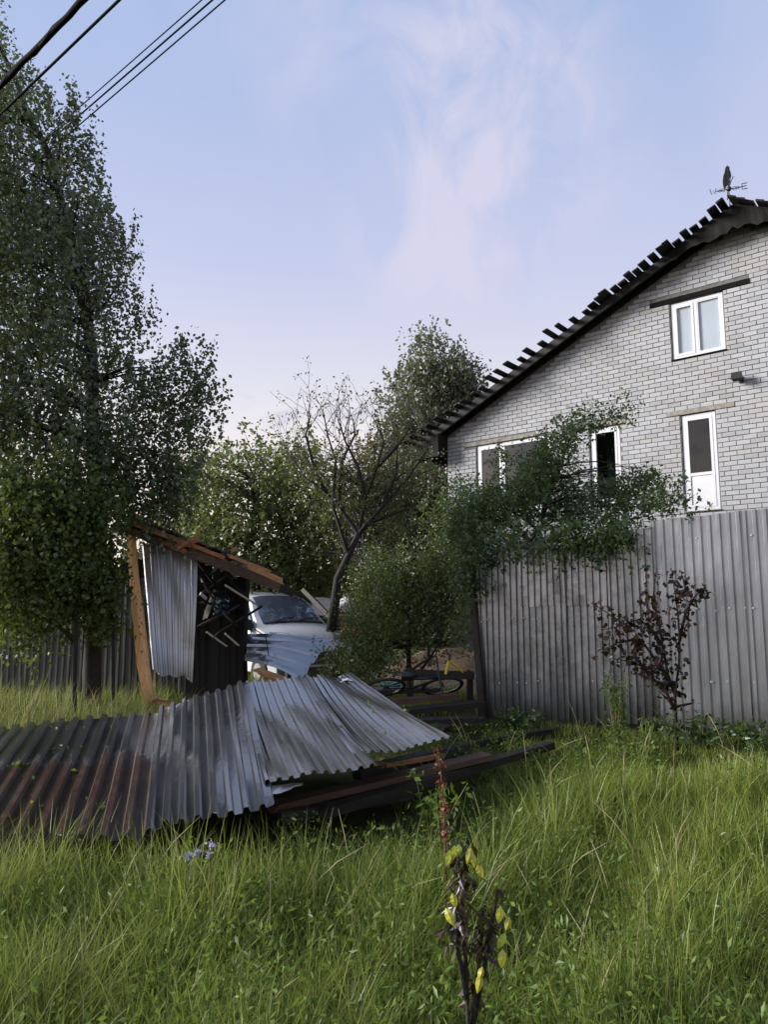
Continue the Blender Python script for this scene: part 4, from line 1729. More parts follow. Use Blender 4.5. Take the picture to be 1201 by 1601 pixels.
def tree(name, label, cat, base, trunk, r0, blobs, nclump, per, leaf, lmat, bmat, spread=.22, strand=0.0, limb_n=40, group=None, limb_r=.02, droop=.35, holes=.0, aspect=.62, up_bias=.0, gap_scale=1.1):
    """trunk: list of points; limbs run from the trunk to clumps; leaves around each clump and along its twig"""
    t = empty(name, tuple(base), 0, label, cat, group)
    ob = np.array(base)
    trunk = [Vector(p) for p in trunk]
    bm = MB()
    n = len(trunk)
    fine = []
    for i in range(n - 1):
        for k in range(4):
            fine.append(trunk[i].lerp(trunk[i + 1], k / 4) + Vector((random.uniform(-.3, .3) * r0, random.uniform(-.3, .3) * r0, 0)))
    fine.append(trunk[-1])
    m = len(fine)
    bm.tube([p - Vector(base) for p in fine], [r0 * (1 - .85 * i / (m - 1)) for i in range(m)], 9)
    bm.build('trunk', bmat, t, True)
    C = blob_points(blobs, nclump)
    if holes:
        # thin out with a smooth pseudo-noise so that gaps show
        f = np.sin(C[:, 0] * 2.3 * gap_scale + 1.3) * np.cos(C[:, 2] * 2.7 * gap_scale + C[:, 1]) + .7 * np.sin(C[:, 0] * 5.1 * gap_scale - C[:, 2] * 4.3 * gap_scale + 2)
        keep = f > -1.2 + holes * 1.6
        keep |= rng.uniform(0, 1, len(C)) < .15
        C = C[keep]
    # limbs
    lb = MB()
    Fp = np.array([tuple(p) for p in fine])
    for k in rng.choice(len(C), min(limb_n, len(C)), replace=False):
        c = C[k]
        cand = Fp[int(m * .25):]
        d = np.linalg.norm(cand - (c - np.array([0, 0, .35 * np.linalg.norm(cand - c, axis=1).min()])), axis=1)
        a = Vector(cand[d.argmin()])
        c = Vector(c)
        L_ = (c - a).length
        mid = a.lerp(c, .5) + Vector((random.uniform(-.08, .08) * L_, random.uniform(-.08, .08) * L_, .10 * L_ + up_bias))
        rr = limb_r * (.5 + random.random())
        pts = [a, a.lerp(mid, .5) + Vector((0, 0, .02 * L_)), mid, mid.lerp(c, .5) + Vector((0, 0, .03 * L_)), c]
        lb.tube([p - Vector(base) for p in pts], [rr, rr * .8, rr * .6, rr * .4, rr * .15], 5, False)
    tag(lb.build('branches', bmat, t, True), kind='stuff')
    # leaves
    n = len(C)
    reps = np.maximum(1, rng.normal(per, per * .35, n)).astype(int)
    idx = np.repeat(np.arange(n), reps)
    P = C[idx]
    off = rng.normal(size=(len(idx), 3)) * spread * .6
    if strand:
        # drooping strands: each clump owns a few strands
        sid = rng.integers(0, 4, len(idx))
        so = rng.normal(size=(n, 4, 3)) * spread * .7
        off = so[idx, sid]
        dn = rng.uniform(0, 1, len(idx)) * strand * (0.5 + rng.uniform(0, 1, n)[idx])
        off[:, 2] -= dn
        off += rng.normal(size=off.shape) * .035
    P = P + off
    tone = np.clip(.5 + .28 * rng.normal(size=n)[idx] * .8 + .22 * rng.normal(size=len(idx)), 0, 1)
    leaves_mesh('crown', P - ob, leaf, lmat, t, aspect, droop, tone)
    return t


# big birch at the left
YB_ = 10.8
tb = at(150, 1020, YB_)
tree('birch_tree', 'tall dense birch filling the left edge of the picture', 'tree', (tb.x, tb.y, gz(tb.x, tb.y)),
     [(tb.x, tb.y, gz(tb.x, tb.y) - .1), at(152, 800, YB_), at(147, 600, YB_), at(125, 420, YB_), at(80, 260, YB_), at(20, 120, YB_), at(-50, -20, YB_)], .13,
     [(-15, 110, 60, 85, YB_, 1.2), (-60, 0, 60, 80, YB_, 1.2), (55, 230, 105, 120, YB_, 1.5), (95, 340, 115, 110, YB_, 1.7), (95, 450, 135, 110, YB_, 1.8), (90, 570, 140, 100, YB_, 1.8), (110, 660, 170, 62, YB_, 1.6),
      (262, 590, 60, 70, YB_, .7), (318, 560, 26, 60, YB_, .4), (262, 670, 66, 45, YB_, .8), (-110, 350, 140, 300, YB_, 2), (-120, 600, 120, 130, YB_, 1.8), (200, 740, 70, 50, YB_, .9), (265, 740, 40, 45, YB_, .6)],
     1700, 64, .062, LM_birch, M_bark, .21, .6, 150, limb_r=.018, droop=.9, holes=.26, aspect=.78)
# protruding bare-ish birch twig at its right
# hazel in front of the birch
YH = 9.9
hb = at(120, 1060, YH)
tree('hazel_bush', 'rounded light green bush below the birch at the left edge', 'bush', (hb.x, hb.y, gz(hb.x, hb.y)),
     [(hb.x, hb.y, 0), at(118, 960, YH), at(112, 860, YH), at(100, 770, YH)], .035,
     [(100, 765, 105, 65, YH, 1.0), (30, 830, 75, 75, YH, .9), (110, 830, 55, 70, YH, .8), (70, 870, 90, 55, YH, .8), (20, 760, 45, 40, YH, .7), (10, 915, 50, 30, YH, .6), (110, 905, 45, 32, YH + .3, .5), (125, 905, 32, 45, YH + .5, .4), (40, 950, 50, 30, YH + .4, .5)],
     900, 36, .062, LM_hazel, M_bark, .26, .35, 60, limb_r=.014, aspect=.8)
sb = at(180, 1060, 10.3)
tree('sapling_bush', 'small leafy sapling hanging beside the split post', 'bush', (sb.x, sb.y, gz(sb.x, sb.y)),
     [(sb.x, sb.y, 0), at(176, 980, 10.3), at(168, 900, 10.3), at(160, 860, 10.3)], .03,
     [(166, 945, 26, 55, 10.3, .3), (150, 885, 34, 40, 10.3, .4)], 60, 24, .075, LM_hazel, M_bark, .14, .1, 18, limb_r=.01, aspect=.8)
# reddish shrub behind at the far left
rb = at(10, 1040, 15)
tree('reddish_bush', 'dull reddish bush behind the hazel at the far left', 'bush', (rb.x, rb.y, .1), [(rb.x, rb.y, 0), at(10, 900, 15), at(5, 780, 15)], .06,
     [(0, 800, 60, 75, 15, 1.2), (-50, 840, 60, 80, 15, 1.2), (60, 860, 70, 70, 15, 1.0)], 260, 30, .08, LM_reddish, M_bark, .28, 0, 40, limb_r=.015)

# leafy fruit trees behind the shed
yb = 18.5
tree('fruit_tree', 'broad leafy green tree behind the collapsed shed', 'tree', tuple(at(400, 1035, yb)), [at(400, 1040, yb), at(402, 930, yb), at(395, 850, yb), at(400, 720, yb)], .13,
     [(330, 790, 55, 80, yb, 1.6), (400, 745, 66, 75, yb, 1.7), (460, 760, 60, 80, yb, 1.7), (400, 850, 110, 75, yb, 1.8), (500, 830, 60, 75, yb, 1.6), (330, 860, 55, 55, yb, 1.3), (430, 910, 90, 30, yb, 1.4)],
     1150, 30, .10, LM_fruit, M_bark, .34, .12, 90, limb_r=.025, holes=.05)
yb = 23.0
tree('fruit_tree', 'brownish tree crown behind the birch, left of the broad leafy tree', 'tree', tuple(at(285, 1020, yb)), [at(285, 1025, yb), at(285, 900, yb), at(280, 760, yb)], .12,
     [(280, 800, 50, 70, yb, 1.6), (240, 850, 60, 50, yb, 1.5), (300, 740, 35, 45, yb, 1.2)], 300, 26, .12, LM_reddish, M_bark, .4, .1, 40, limb_r=.02, holes=.1)
# willow bush left of the fence
yb = 12.2
wb = at(640, 1065, yb)
tree('willow_bush', 'spreading willow bush in the gap left of the metal fence', 'bush', (wb.x, wb.y, gz(wb.x, wb.y)), [(wb.x, wb.y, .05), at(640, 980, yb), at(640, 920, yb), at(645, 860, yb)], .05,
     [(630, 900, 75, 55, yb, 1.0), (690, 870, 50, 45, yb, .8), (585, 960, 48, 55, yb, .8), (560, 1010, 42, 32, yb - .4, .6), (610, 1015, 38, 40, yb - .3, .6), (655, 950, 45, 45, yb, .7), (600, 910, 50, 45, yb, .8), (545, 1030, 36, 22, yb - .8, .4), (530, 1005, 22, 20, yb - .6, .4), (705, 925, 32, 45, yb, .5), (700, 810, 45, 50, yb + .3, .8), (690, 890, 50, 50, yb, .7), (730, 880, 22, 50, 10.9, .4), (655, 985, 26, 26, yb - .4, .4), (722, 965, 20, 34, 11.0, .3), (575, 1045, 34, 16, yb - .9, .4)],
     980, 30, .058, LM_willow, M_bark, .2, .22, 90, limb_r=.012, aspect=.5, holes=.03)
# apple tree leaning over the fence
yb = 11.0
ab = at(810, 1090, 11.6)
tree('apple_tree', 'dark green apple tree hanging over the metal fence before the house', 'tree', (ab.x, ab.y, gz(ab.x, ab.y)), [(ab.x, ab.y, .1), at(815, 950, 11.5), at(835, 850, 11.2), at(860, 770, 11.0), at(890, 690, 11.0)], .09,
     [(760, 800, 55, 45, yb, .8), (830, 770, 75, 45, yb, .9), (910, 785, 70, 42, yb, .8), (985, 785, 48, 28, yb - .3, .5), (865, 715, 40, 42, yb, .6), (920, 655, 30, 15, yb, .3), (880, 672, 24, 22, yb, .3), (900, 846, 58, 28, 9.25, .2), (965, 838, 34, 30, 8.95, .2), (1045, 778, 36, 15, 8.75, .2), (750, 858, 26, 30, 10.0, .2), (1000, 760, 34, 22, yb, .4), (838, 735, 38, 34, yb, .6), (735, 820, 40, 42, yb, .7), (715, 775, 34, 34, 12.0, .6), (770, 765, 40, 25, 11.6, .5), (815, 838, 46, 24, 9.6, .2), (962, 642, 26, 9, yb, .2), (985, 630, 12, 6, yb, .15), (1072, 770, 22, 10, 8.7, .15), (1015, 742, 26, 11, yb, .25), (785, 712, 20, 18, yb, .3), (735, 905, 20, 26, 10.0, .2)],
     980, 30, .055, LM_apple, M_bark, .14, .08, 160, limb_r=.011, aspect=.6, holes=.14, gap_scale=1.6)
# birch far behind
yb = 32.0
tree('birch_tree', 'distant birch with airy crown beside the house roof', 'tree', tuple(at(665, 1000, yb)), [at(665, 1005, yb), at(668, 850, yb), at(672, 700, yb), at(676, 540, yb), at(672, 512, yb)], .2,
     [(672, 560, 46, 55, yb, 1.8), (708, 590, 48, 55, yb, 1.8), (650, 620, 55, 60, yb, 2), (715, 645, 45, 50, yb, 1.8), (625, 680, 46, 50, yb, 1.8), (670, 700, 60, 55, yb, 2), (640, 760, 60, 60, yb, 2), (735, 600, 26, 30, yb, 1)],
     1150, 30, .15, LM_far, M_birch, .42, .6, 120, limb_r=.04, droop=.9, holes=.10, gap_scale=.5)
# dark shrubs behind the dead tree
yb = 21.0
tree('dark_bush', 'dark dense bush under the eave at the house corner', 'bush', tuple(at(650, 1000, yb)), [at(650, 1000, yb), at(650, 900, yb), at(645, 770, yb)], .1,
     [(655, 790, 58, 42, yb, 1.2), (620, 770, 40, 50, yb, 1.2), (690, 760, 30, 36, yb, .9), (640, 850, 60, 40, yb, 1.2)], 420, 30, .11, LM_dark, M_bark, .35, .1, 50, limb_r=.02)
yb = 24.0
tree('reddish_tree', 'thin reddish brown tree behind the dead tree', 'tree', tuple(at(585, 1000, yb)), [at(585, 1005, yb), at(590, 850, yb), at(592, 700, yb)], .1,
     [(590, 730, 45, 60, yb, 1.5), (560, 780, 50, 50, yb, 1.4), (610, 800, 50, 50, yb, 1.4)], 330, 22, .12, LM_reddish, M_bark, .45, .2, 70, limb_r=.025, holes=.1)
yb = 15.7
tree('plum_tree', 'half bare brownish plum tree tangled with the dead tree', 'tree', tuple(at(585, 1010, yb)), [at(585, 1010, yb), at(580, 930, yb), at(570, 850, yb), at(560, 760, yb)], .08,
     [(500, 735, 42, 55, yb, 1.1), (545, 760, 50, 60, yb, 1.2), (600, 770, 46, 55, yb, 1.1), (600, 830, 55, 50, yb + 1.2, .9), (530, 830, 60, 55, yb + 1.2, .9), (645, 740, 36, 50, yb, 1.0)],
     560, 26, .062, LM_plum, M_bark, .3, .15, 120, limb_r=.016, holes=.1)
# dense hedge far behind everything, trees one cannot tell apart
Cp = np.stack([rng.uniform(-26, 22, 2600), rng.uniform(33, 39, 2600), rng.uniform(0, 1, 2600) ** .8 * 4.2], 1)
Cp[:, 2] *= .75 + .25 * np.sin(Cp[:, 0] * .55) * np.cos(Cp[:, 0] * .21)
ii = np.repeat(np.arange(2600), 16)
o = leaves_mesh('far_woodland', Cp[ii] + rng.normal(size=(len(ii), 3)) * .45, .34, LM_dark, None)
tag(o, 'dark distant woodland behind the plot', 'woodland', kind='stuff')
yb = 20.5
tree('green_bush', 'dark green bush behind the van and the dead tree', 'bush', tuple(at(500, 1020, yb)), [at(500, 1025, yb), at(500, 960, yb), at(498, 880, yb)], .08,
     [(470, 890, 70, 45, yb, 1), (540, 885, 60, 50, yb, 1), (590, 870, 50, 50, yb, 1), (500, 935, 90, 30, yb, 1)], 420, 28, .10, LM_fruit, M_bark, .32, .1, 40, limb_r=.018)


# dead tree with bare twigs
def dead_tree():
    Yd = 15.0
    base = at(518, 985, Yd)
    t = empty('dead_tree', tuple(base), 0, 'bare dead tree with dark leaning trunk in the middle of the yard', 'tree')
    bm = MB()
    main = [at(518, 988, Yd), at(524, 940, Yd), at(528, 905, Yd), at(545, 868, Yd), at(560, 835, Yd)]
    bm.tube([p - base for p in main], [.115, .10, .085, .072, .06], 9)
    bm.build('trunk', M_bark, t, True)
    br = MB()
    tips = []
    limbs = [[(560, 835), (530, 790), (505, 765), (478, 748), (460, 720)], [(560, 835), (572, 780), (590, 730), (600, 690), (590, 650)], [(545, 868), (520, 790), (525, 720), (512, 680), (505, 640)],
             [(560, 835), (600, 790), (640, 745), (670, 700)], [(530, 790), (535, 720), (555, 680), (552, 655)], [(572, 780), (560, 730), (540, 690), (528, 655)],
             [(590, 730), (620, 700), (640, 672)], [(505, 765), (488, 720), (478, 680), (486, 648)], [(600, 790), (620, 740), (622, 690)], [(560, 835), (585, 815), (625, 800), (650, 790)]]

    def grow(p, d, r, n):
        if n == 0 or r < .003:
            tips.append(p)
            return
        pts = [p]
        q = p
        dd = d
        for i in range(3):
            dd = (dd + Vector((random.uniform(-.35, .35), random.uniform(-.35, .35), random.uniform(-.15, .3)))).normalized()
            q = q + dd * (.10 + .05 * n) * random.uniform(.7, 1.3)
            pts.append(q)
        br.tube([x - base for x in pts], [r, r * .85, r * .7, r * .55], 5, False)
        for k in range(random.choice([1, 2, 2, 3])):
            s = random.choice(pts[1:])
            grow(s, (dd + Vector((random.uniform(-.8, .8), random.uniform(-.8, .8), random.uniform(-.3, .7)))).normalized(), r * .6, n - 1)

    for lm in limbs:
        pts = [at(x, y, Yd + random.uniform(-.3, .3) * (i > 0)) for i, (x, y) in enumerate(lm)]
        n = len(pts)
        br.tube([p - base for p in pts], [.042 * (1 - .85 * i / (n - 1)) + .004 for i in range(n)], 6, False)
        for i in range(1, n):
            for k in range(3):
                p = pts[i - 1].lerp(pts[i], random.random())
                d = (pts[i] - pts[i - 1]).normalized() + Vector((random.uniform(-.9, .9), random.uniform(-.9, .9), random.uniform(-.2, .7)))
                grow(p, d.normalized(), .008, 3)
    tag(br.build('branches', M_bark, t, True), kind='stuff')
    P = np.array([tuple(p) for p in tips])
    P = P[rng.choice(len(P), min(700, len(P)), replace=False)]
    P = np.repeat(P, 3, 0) + rng.normal(size=(len(P) * 3, 3)) * .06
    leaves_mesh('leaves', P - np.array(tuple(base)), .06, LM_reddish, t)


dead_tree()

# bare twigs in the gap under the willow
bs = at(668, 1052, 11.4)
t = empty('bare_shrub', tuple(bs), 0, 'bare branching shrub before the brown soil heap', 'shrub')
for pts in ([(655, 1052), (672, 1030), (690, 1000), (700, 970), (715, 930)], [(640, 1050), (660, 1036), (680, 1026), (692, 1002)], [(690, 1010), (712, 1002), (738, 990)], [(700, 975), (722, 1000), (735, 1020)], [(690, 1000), (680, 975), (672, 950)], [(672, 1030), (668, 1000), (650, 985)], [(705, 955), (725, 965), (742, 960)]):
    q = [at(x, y, 11.4 + random.uniform(-.15, .15)) - bs for x, y in pts]
    n = len(q)
    bm = MB()
    bm.tube(q, [.022 * (1 - .75 * i / (n - 1)) for i in range(n)], 6)
    bm.build('branch', M_bark, t, True)

# dead red shrub before the fence
YD = 8.0
db = at(1060, 1180, YD)
t = empty('dead_shrub', tuple(db), 0, 'small dead shrub with dark red leaves in front of the metal fence', 'shrub')
bm = MB()
LP = []
stems = [[(1060, 1180), (1057, 1110), (1056, 1085), (1062, 1040), (1063, 990), (1058, 940), (1050, 888)], [(1057, 1090), (1045, 1055), (1037, 1010), (1030, 970), (1022, 930), (1027, 888)],
         [(1057, 1085), (1035, 1045), (1010, 1010), (985, 980), (960, 965), (930, 945)], [(1056, 1110), (1040, 1078), (1018, 1058), (1005, 1040), (985, 1025)], [(1063, 1000), (1072, 960), (1085, 935), (1105, 915)],
         [(1037, 1010), (1020, 985), (1000, 968), (965, 980), (940, 985)], [(1010, 1010), (990, 1000), (965, 1005), (940, 1020)], [(1035, 1045), (1010, 1045), (990, 1035), (960, 1030)], [(1056, 1110), (1046, 1095), (1030, 1080)], [(1057, 1105), (1080, 1100), (1085, 1098)],
         [(1030, 970), (1012, 950), (1010, 920)], [(1058, 940), (1072, 920), (1066, 895)]]
for st in stems:
    q = [at(x, y, YD + random.uniform(-.12, .12) * (i > 0)) for i, (x, y) in enumerate(st)]
    n = len(q)
    bm.tube([p - db for p in q], [.018 * (1 - .78 * i / (n - 1)) for i in range(n)], 6)
    for i in range(1, n):
        if st[i][1] > 1062:
            continue
        for k in range(24):
            LP.append(q[i - 1].lerp(q[i], random.random()) + Vector((random.gauss(0, .045), random.gauss(0, .05), random.gauss(-.01, .045))))
bm.build('stems', M_bark, t, True)
leaves_mesh('leaves', np.array([tuple(p) for p in LP]) - np.array(tuple(db)), .062, LM_dead, t, .8, .8)

# ------------------------------------------------------------------ grass
def fieldnoise(x, y):
    return (np.sin(1.9 * x + 1.2 * np.sin(1.3 * y)) * np.cos(1.6 * y + .9 * np.sin(1.7 * x + 1)) + .6 * np.sin(4.3 * x - 3.1 * y + 1.7) + .4 * np.sin(8.3 * x + 6.1 * y)) / 2


def blades(n, xy, hfun, width, name, toneshift=0.0, bendk=1.0, dryfrac=.06):
    x, y, tang, tsc, ttn = xy
    n = len(x)
    h = hfun(x, y) * rng.uniform(.4, 1.2, n) * tsc
    z = ground(x, y)
    ang = rng.uniform(0, 2 * math.pi, n)
    # clumps lean together
    lean = 1.4 * np.sin(.9 * x + .5 * y) + 1.1 * np.sin(2.3 * y - 1.2 * x + 2)
    pick = rng.uniform(0, 1, n)
    ang = np.where(pick < .55, tang + rng.normal(0, .5, n), np.where(pick < .8, lean + rng.normal(0, .7, n), ang))
    bend = bendk * np.clip(rng.gamma(2.0, .22, n), .05, 1.3)
    dx, dy = np.cos(ang), np.sin(ang)
    px, py = -dy, dx
    tw = rng.uniform(-1.2, 1.2, n)
    wx, wy = np.cos(ang + 1.57 + tw), np.sin(ang + 1.57 + tw)
    wd = width * rng.uniform(.6, 1.4, n) * (.55 + .11 * y)
    segs = 4
    V = np.zeros((n, segs * 2 + 1, 3))
    for k in range(segs + 1):
        t = k / segs
        th = bend * t * 1.5
        # arc: rises, then bends over
        r = h * t
        fx = r * np.sin(th) * .8
        fz = r * np.cos(th * .85)
        cxp = x + dx * fx
        cyp = y + dy * fx
        czp = z + fz - .03
        half = wd * .5 * (1 - t ** 1.6)
        if k < segs:
            V[:, 2 * k] = np.stack([cxp - wx * half, cyp - wy * half, czp], 1)
            V[:, 2 * k + 1] = np.stack([cxp + wx * half, cyp + wy * half, czp], 1)
        else:
            V[:, 2 * k] = np.stack([cxp, cyp, czp], 1)
    m = segs * 2 + 1
    base = (np.arange(n) * m)[:, None]
    tri = []
    for k in range(segs - 1):
        tri += [[2 * k, 2 * k + 1, 2 * k + 3], [2 * k, 2 * k + 3, 2 * k + 2]]
    tri += [[2 * segs - 2, 2 * segs - 1, 2 * segs]]
    Fq = (base[:, None, :] + np.array(tri)[None]).reshape(-1, 3)
    tone = .45 + .24 * fieldnoise(x * .8 + 3, y * .8) + .16 * fieldnoise(x * 2.3, y * 2.3 + 1) + .11 * rng.normal(size=n) + ttn + toneshift
    dry = rng.uniform(0, 1, n) < dryfrac
    tone = np.where(dry, rng.uniform(.86, 1, n), np.clip(tone, .02, .82))
    me = poly_mesh(name, V.reshape(-1, 3), Fq, attr={'rnd': np.repeat(tone, m)}, smooth=True)
    return link(name, me, M_grass)


def sample_field(n, y0, y1, xr=None, power=1.0):
    """points in the wedge the camera and a step to its side would see"""
    out = []
    while sum(len(a) for a in out) < n:
        y = y0 + (y1 - y0) * rng.uniform(0, 1, n * 2) ** power
        x = rng.uniform(-1, 1, n * 2) * (.62 * y + 1.0)
        keep = np.ones(len(x), bool)
        if xr is not None:
            keep &= xr(x, y)
        out.append(np.stack([x, y], 1)[keep])
    a = np.concatenate(out)[:n]
    return a[:, 0], a[:, 1]


def tufts(ntuft, per, y0, y1, xr, power=1.0, rad_=.07):
    cx, cy = sample_field(ntuft, y0, y1, xr, power)
    k = np.maximum(3, rng.gamma(3.0, per / 3.0, ntuft)).astype(int)
    i = np.repeat(np.arange(ntuft), k)
    r = rad_ * (.6 + .1 * cy[i]) * np.abs(rng.normal(size=len(i)))
    a = rng.uniform(0, 2 * math.pi, len(i))
    sc = rng.uniform(.6, 1.25, ntuft)[i]
    tn = (.13 * rng.normal(size=ntuft))[i]
    return cx[i] + r * np.cos(a), cy[i] + r * np.sin(a), a, sc, tn


def under_sheets(x, y):
    """where the fallen sheets and the shed floor lie"""
    a = (y > 4.95) & (y < 8.3) & (x < .05 + .16 * (y - 5) * 0 - .0) & (x > -5.2 - .0)
    a &= x < np.where(y < 5.4, -.72, np.where(y < 6.1, -.05, .55 - .38 * (y - 6.1)))
    b = (y > 10.6) & (y < 13.6) & (x > -3.3) & (x < -1.9)
    d = (y > 5.5) & (y < 6.7) & (x > -1.0) & (x < .85)
    a = a | d
    c = (y > 8.2) & (y < 10.8) & (x > -1.6) & (x < 1.25)
    return a | b | c


def behind_fence(x, y):
    s = (x - FA.x) * FN.x + (y - FA.y) * FN.y
    return (s < -.0) & (x > FA.x - .1)


def hfront(x, y):
    h = .37 + .17 * fieldnoise(x * 1.1, y * 1.1 + 2)
    # taller on the right mound and at the very front, short against the sheets
    h = h + .10 * sstep(.5, 2.0, x) * sstep(3.5, 5.5, y) * (1 - sstep(6.5, 8, y))
    h = h * (1 - .6 * sstep(6.2, 7.2, y) * (x > .8)) * (1 - .3 * sstep(7.5, 9.0, y))
    h = h + .17 * np.exp(-((y - 4.55) / .42) ** 2) * (1 - sstep(.2, .9, x))
    h = h * (1 - .45 * sstep(5.1, 5.4, y) * (x > -1.0) * (x < .8))
    return np.clip(h, .14, .85)


ok = lambda x, y: ~under_sheets(x, y) & ~behind_fence(x, y)
NB = 120000
o = blades(NB, tufts(5200, 30, 1.7, 6.2, ok), hfront, .0072, 'meadow_grass', .09, 1.7, .05)
tag(o, 'tall green meadow grass filling the foreground', 'grass', kind='stuff')
NB = 52000
o = blades(NB, tufts(2000, 28, 6.0, 10.6, ok), lambda x, y: hfront(x, y) * .85, .0078, 'rough_grass', .06, 1.3)
tag(o, 'rough grass around the fence foot and the fallen sheets', 'grass', kind='stuff')
NB = 26000
o = blades(NB, tufts(1000, 26, 10.4, 17, ok), lambda x, y: .34 + .1 * fieldnoise(x, y), .0085, 'yard_grass', -.03)
tag(o, 'grass of the yard behind the fallen sheets', 'grass', kind='stuff')


NB = 16000
o = blades(NB, tufts(650, 28, 8.3, 11.6, lambda x, y: ok(x, y) & (x < -2.6)), lambda x, y: .52 + .2 * fieldnoise(x, y), .0062, 'dry_grass', -.05, 1.6, .38)
tag(o, 'tall paler grass between the stained sheet and the far left fence', 'grass', kind='stuff')

# seed heads / dry stalks, part of the meadow
n = 120
x, y = sample_field(n, 3.2, 8.5, ok)
bm = MB()
for i in range(n):
    h = random.uniform(.35, .62)
    z = gz(x[i], y[i])
    a = random.uniform(0, 6.28)
    bd = random.uniform(.1, .5)
    p = [Vector((x[i] + math.cos(a) * bd * (k / 4) ** 2, y[i] + math.sin(a) * bd * (k / 4) ** 2, z + h * (k / 4) * (1 - .12 * (k / 4) * bd * 3))) for k in range(5)]
    bm.tube(p, [.0022, .002, .0018, .0035, .0008], 4, False)
M_stalk = simple('dry_stalk', (.22, .19, .10), .8, var=.4, nscale=3)
tag(bm.build('dry_stalks', M_stalk), 'thin dry seed stalks standing in the meadow grass', 'grass', kind='stuff')

# broad leaved weeds mixed into the meadow
n = 3200
x, y = sample_field(n, 2.2, 8.5, ok)
sel = fieldnoise(x * .7 + 5, y * .7) > -.1
x, y = x[sel], y[sel]
P = []
for i in range(len(x)):
    hh = random.uniform(.15, .46)
    for k in range(24):
        P.append((x[i] + random.gauss(0, .07), y[i] + random.gauss(0, .07), gz(x[i], y[i]) + hh * random.uniform(.25, 1)))
o = leaves_mesh('meadow_weeds', np.array(P), .042, LM_weed, None, .36, .1, szvar=.5)
tag(o, 'broad leaved weeds growing through the meadow grass', 'weeds', kind='stuff')


# ------------------------------------------------------------------ single plants
def weed(name, label, cat, px, py_top, Y, mat, n, size, spread, stems=5, stem_mat=None, aspect=.45, group=None, top=.15):
    b = at(px, 1200, Y)
    b.z = gz(b.x, Y)
    topz = at(px, py_top, Y).z
    t = empty(name, tuple(b), 0, label, cat, group)
    bm = MB()
    P = []
    H = topz - b.z
    for s in range(stems):
        dx, dy = random.gauss(0, spread), random.gauss(0, spread)
        hh = H * random.uniform(.7, 1)
        pts = [Vector((dx * k / 4 * (.6 + .1 * k), dy * k / 4, hh * k / 4)) for k in range(5)]
        bm.tube(pts, [.006, .005, .004, .003, .0015], 5)
        for k in range(n // stems):
            a = random.uniform(top, 1)
            i = min(3, int(a * 4))
            p = pts[i].lerp(pts[i + 1], a * 4 - i)
            P.append(p + Vector((random.gauss(0, .03), random.gauss(0, .03), random.gauss(0, .02))))
    bm.build('stems', stem_mat or M_stalk, t)
    leaves_mesh('leaves', np.array([tuple(p) for p in P]), size, mat, t, aspect, 0.0)
    return t


weed('goosefoot_weed', 'tall feathery green weed standing close before the metal fence', 'weed', 965, 1048, 8.2, LM_weed, 520, .08, .08, 8, None, .18)
weed('leafy_weed', 'bushy bright green weed right of the fence foot pole', 'weed', 1010, 1120, 7.6, LM_weed, 240, .07, .16, 7, None, .25)
weed('leafy_weed', 'leafy green weed at the grass edge below the planks', 'weed', 672, 1215, 5.6, LM_weed, 300, .065, .13, 8, None, .5)
weed('leafy_weed', 'broad leaved weed in the middle of the foreground', 'weed', 395, 1345, 4.3, LM_weed, 90, .07, .06, 4, None, .45)
weed('nettle_weed', 'dark nettle clump at the foot of the dead red shrub', 'weed', 1100, 1112, 7.9, LM_apple, 420, .07, .2, 8, None, .5)
weed('nettle_weed', 'nettle clump at the far right before the metal fence', 'weed', 1180, 1120, 7.7, LM_apple, 420, .07, .2, 8, None, .5)
weed('nettle_weed', 'weed clump at the left foot of the metal fence', 'weed', 810, 1105, 9.4, LM_apple, 300, .07, .2, 7, None, .5)

# purple flowers
for i, (px, py) in enumerate(((292, 1338), (308, 1334), (326, 1336), (330, 1322))):
    Yp = 4.35 + .05 * i
    top = at(px, py, Yp)
    b = Vector((top.x + random.uniform(-.03, .03), Yp, gz(top.x, Yp)))
    t = empty('purple_flower', tuple(b), 0, 'small purple wildflower, %s of the row in the foreground grass' % ('leftmost', 'second from the left', 'lower right', 'topmost')[i], 'flower', 'purple wildflowers')
    bm = MB()
    bm.tube([Vector((0, 0, 0)), (top - b) * .5 + Vector((.01, 0, 0)), top - b], [.003, .0025, .002], 5)
    bm.build('stem', M_stalk, t)
    P = np.array([tuple(top - b)] * 16) + rng.normal(size=(16, 3)) * .010
    leaves_mesh('petals', P, .026, LM_purple, t, .6, -.2)

# dead plant with yellow leaves in the foreground
YP = 2.9
pb = at(735, 1700, YP)
pb.z = gz(pb.x, YP)
t = empty('withered_plant', tuple(pb), 0, 'withered dark plant with a few yellow leaves in the foreground', 'plant')
bm = MB()
LPb = []
for st in ([(735, 1700), (733, 1600), (728, 1500), (722, 1420), (718, 1360), (714, 1310)], [(738, 1650), (742, 1560), (752, 1480), (756, 1420)], [(740, 1600), (760, 1500), (772, 1430), (780, 1390)], [(730, 1560), (715, 1480), (712, 1400)]):
    q = [at(x_, y_, YP + random.uniform(-.03, .03)) for x_, y_ in st]
    n = len(q)
    bm.tube([p - pb for p in q], [.011 * (1 - .6 * i / (n - 1)) for i in range(n)], 6)
    for i in range(2, n):
        for k in range(20):
            LPb.append(q[i - 1].lerp(q[i], random.random()) + Vector((random.gauss(0, .012), random.gauss(0, .012), random.gauss(0, .015))))
bm.build('stems', M_bark, t, True)
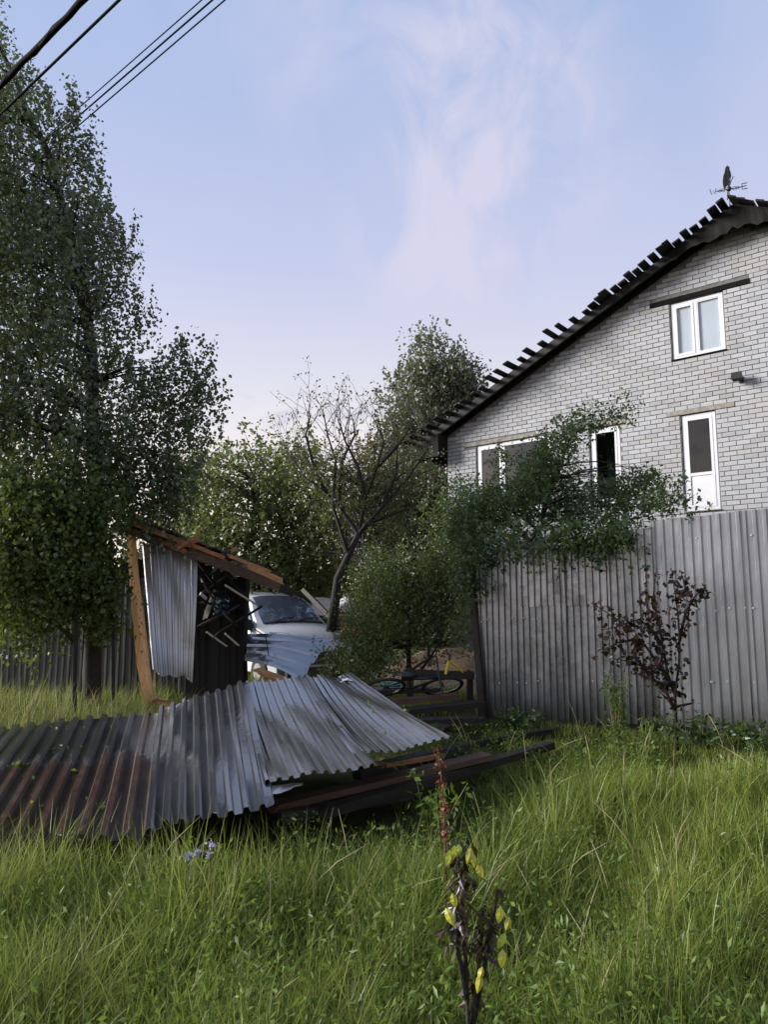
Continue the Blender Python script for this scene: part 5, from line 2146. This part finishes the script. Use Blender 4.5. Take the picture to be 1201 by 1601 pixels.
for c, n_, sp in (((724, 1372), 55, .024), ((712, 1440), 55, .022), ((726, 1340), 30, .016), ((750, 1470), 40, .02)):
    p = at(*c, YP)
    LPb += [p + Vector((random.gauss(0, sp), random.gauss(0, sp), random.gauss(0, sp * 1.6))) for _ in range(n_)]
leaves_mesh('withered_leaves', np.array([tuple(p - pb) for p in LPb]), .05, LM_brown, t, .30, 1.1, szvar=.6)
LY = [(703, 1337), (711, 1330), (717, 1328), (739, 1342), (737, 1334), (746, 1360), (707, 1405), (697, 1428), (790, 1467), (786, 1492), (797, 1442), (783, 1425), (755, 1520), (752, 1530)]
for i, (x_, y_) in enumerate(LY):
    p = at(x_, y_ - 9, YP - .07) - pb
    ln = random.uniform(.045, .065)
    wd_ = ln * random.uniform(.40, .55)
    a_ = random.uniform(-.5, .5)
    ax_ = Vector((math.sin(a_), random.uniform(-.3, .1), -math.cos(a_)))
    sd2 = Vector((math.cos(a_), random.uniform(-.4, .4), math.sin(a_)))
    fwd_ = Vector((0, -1, 0))
    vs = [p + ax_ * ln * k + fwd_ * (.012 * math.sin(k * 3.1)) for k in (0, .25, .5, .75, 1)]
    for sg in (-1, 1):
        vs += [p + ax_ * ln * k + sd2 * (sg * wd_ * .5 * math.sin(math.pi * k ** .8)) + fwd_ * .004 for k in (.25, .5, .75)]
    fs = [(0, 5, 1), (1, 5, 6, 2), (2, 6, 7, 3), (3, 7, 4), (0, 1, 8), (1, 2, 9, 8), (2, 3, 10, 9), (3, 4, 10)]
    me = bpy.data.meshes.new('yellow_leaf')
    me.from_pydata([tuple(v) for v in vs], [], fs)
    at_ = me.attributes.new('rnd', 'FLOAT', 'POINT')
    at_.data.foreach_set('value', np.full(len(vs), random.random(), np.float32))
    link('yellow_leaf', me, LM_yellow, t)

# red dock stalk
YR = 4.4
rb_ = at(700, 1400, YR)
rb_.z = gz(rb_.x, YR)
t = empty('dock_stalk', tuple(rb_), 0, 'single dark red dock stalk rising before the finely ribbed sheet', 'plant')
bm = MB()
q = [rb_, at(697, 1330, YR), at(694, 1260, YR), at(690, 1210, YR), at(684, 1168, YR)]
bm.tube([p - rb_ for p in q], [.006, .006, .005, .004, .002], 6)
bm.build('stem', LM_stalk, t, True)
P = []
for i in range(260):
    a = random.uniform(.25, 1)
    k = min(3, int(a * 4))
    p = q[k].lerp(q[k + 1], a * 4 - k)
    if math.sin(a * 40) > -.3:
        P.append(tuple(p - rb_ + Vector((random.gauss(0, .016), random.gauss(0, .016), random.gauss(0, .014)))))
M_dockseed = leaf_mat('dock_seeds', [(.06, .014, .010), (.10, .022, .015), (.14, .035, .02), (.17, .05, .03)], .2, .03)
tag(leaves_mesh('seeds', np.array(P), .026, M_dockseed, t, .8, 0), kind='stuff')
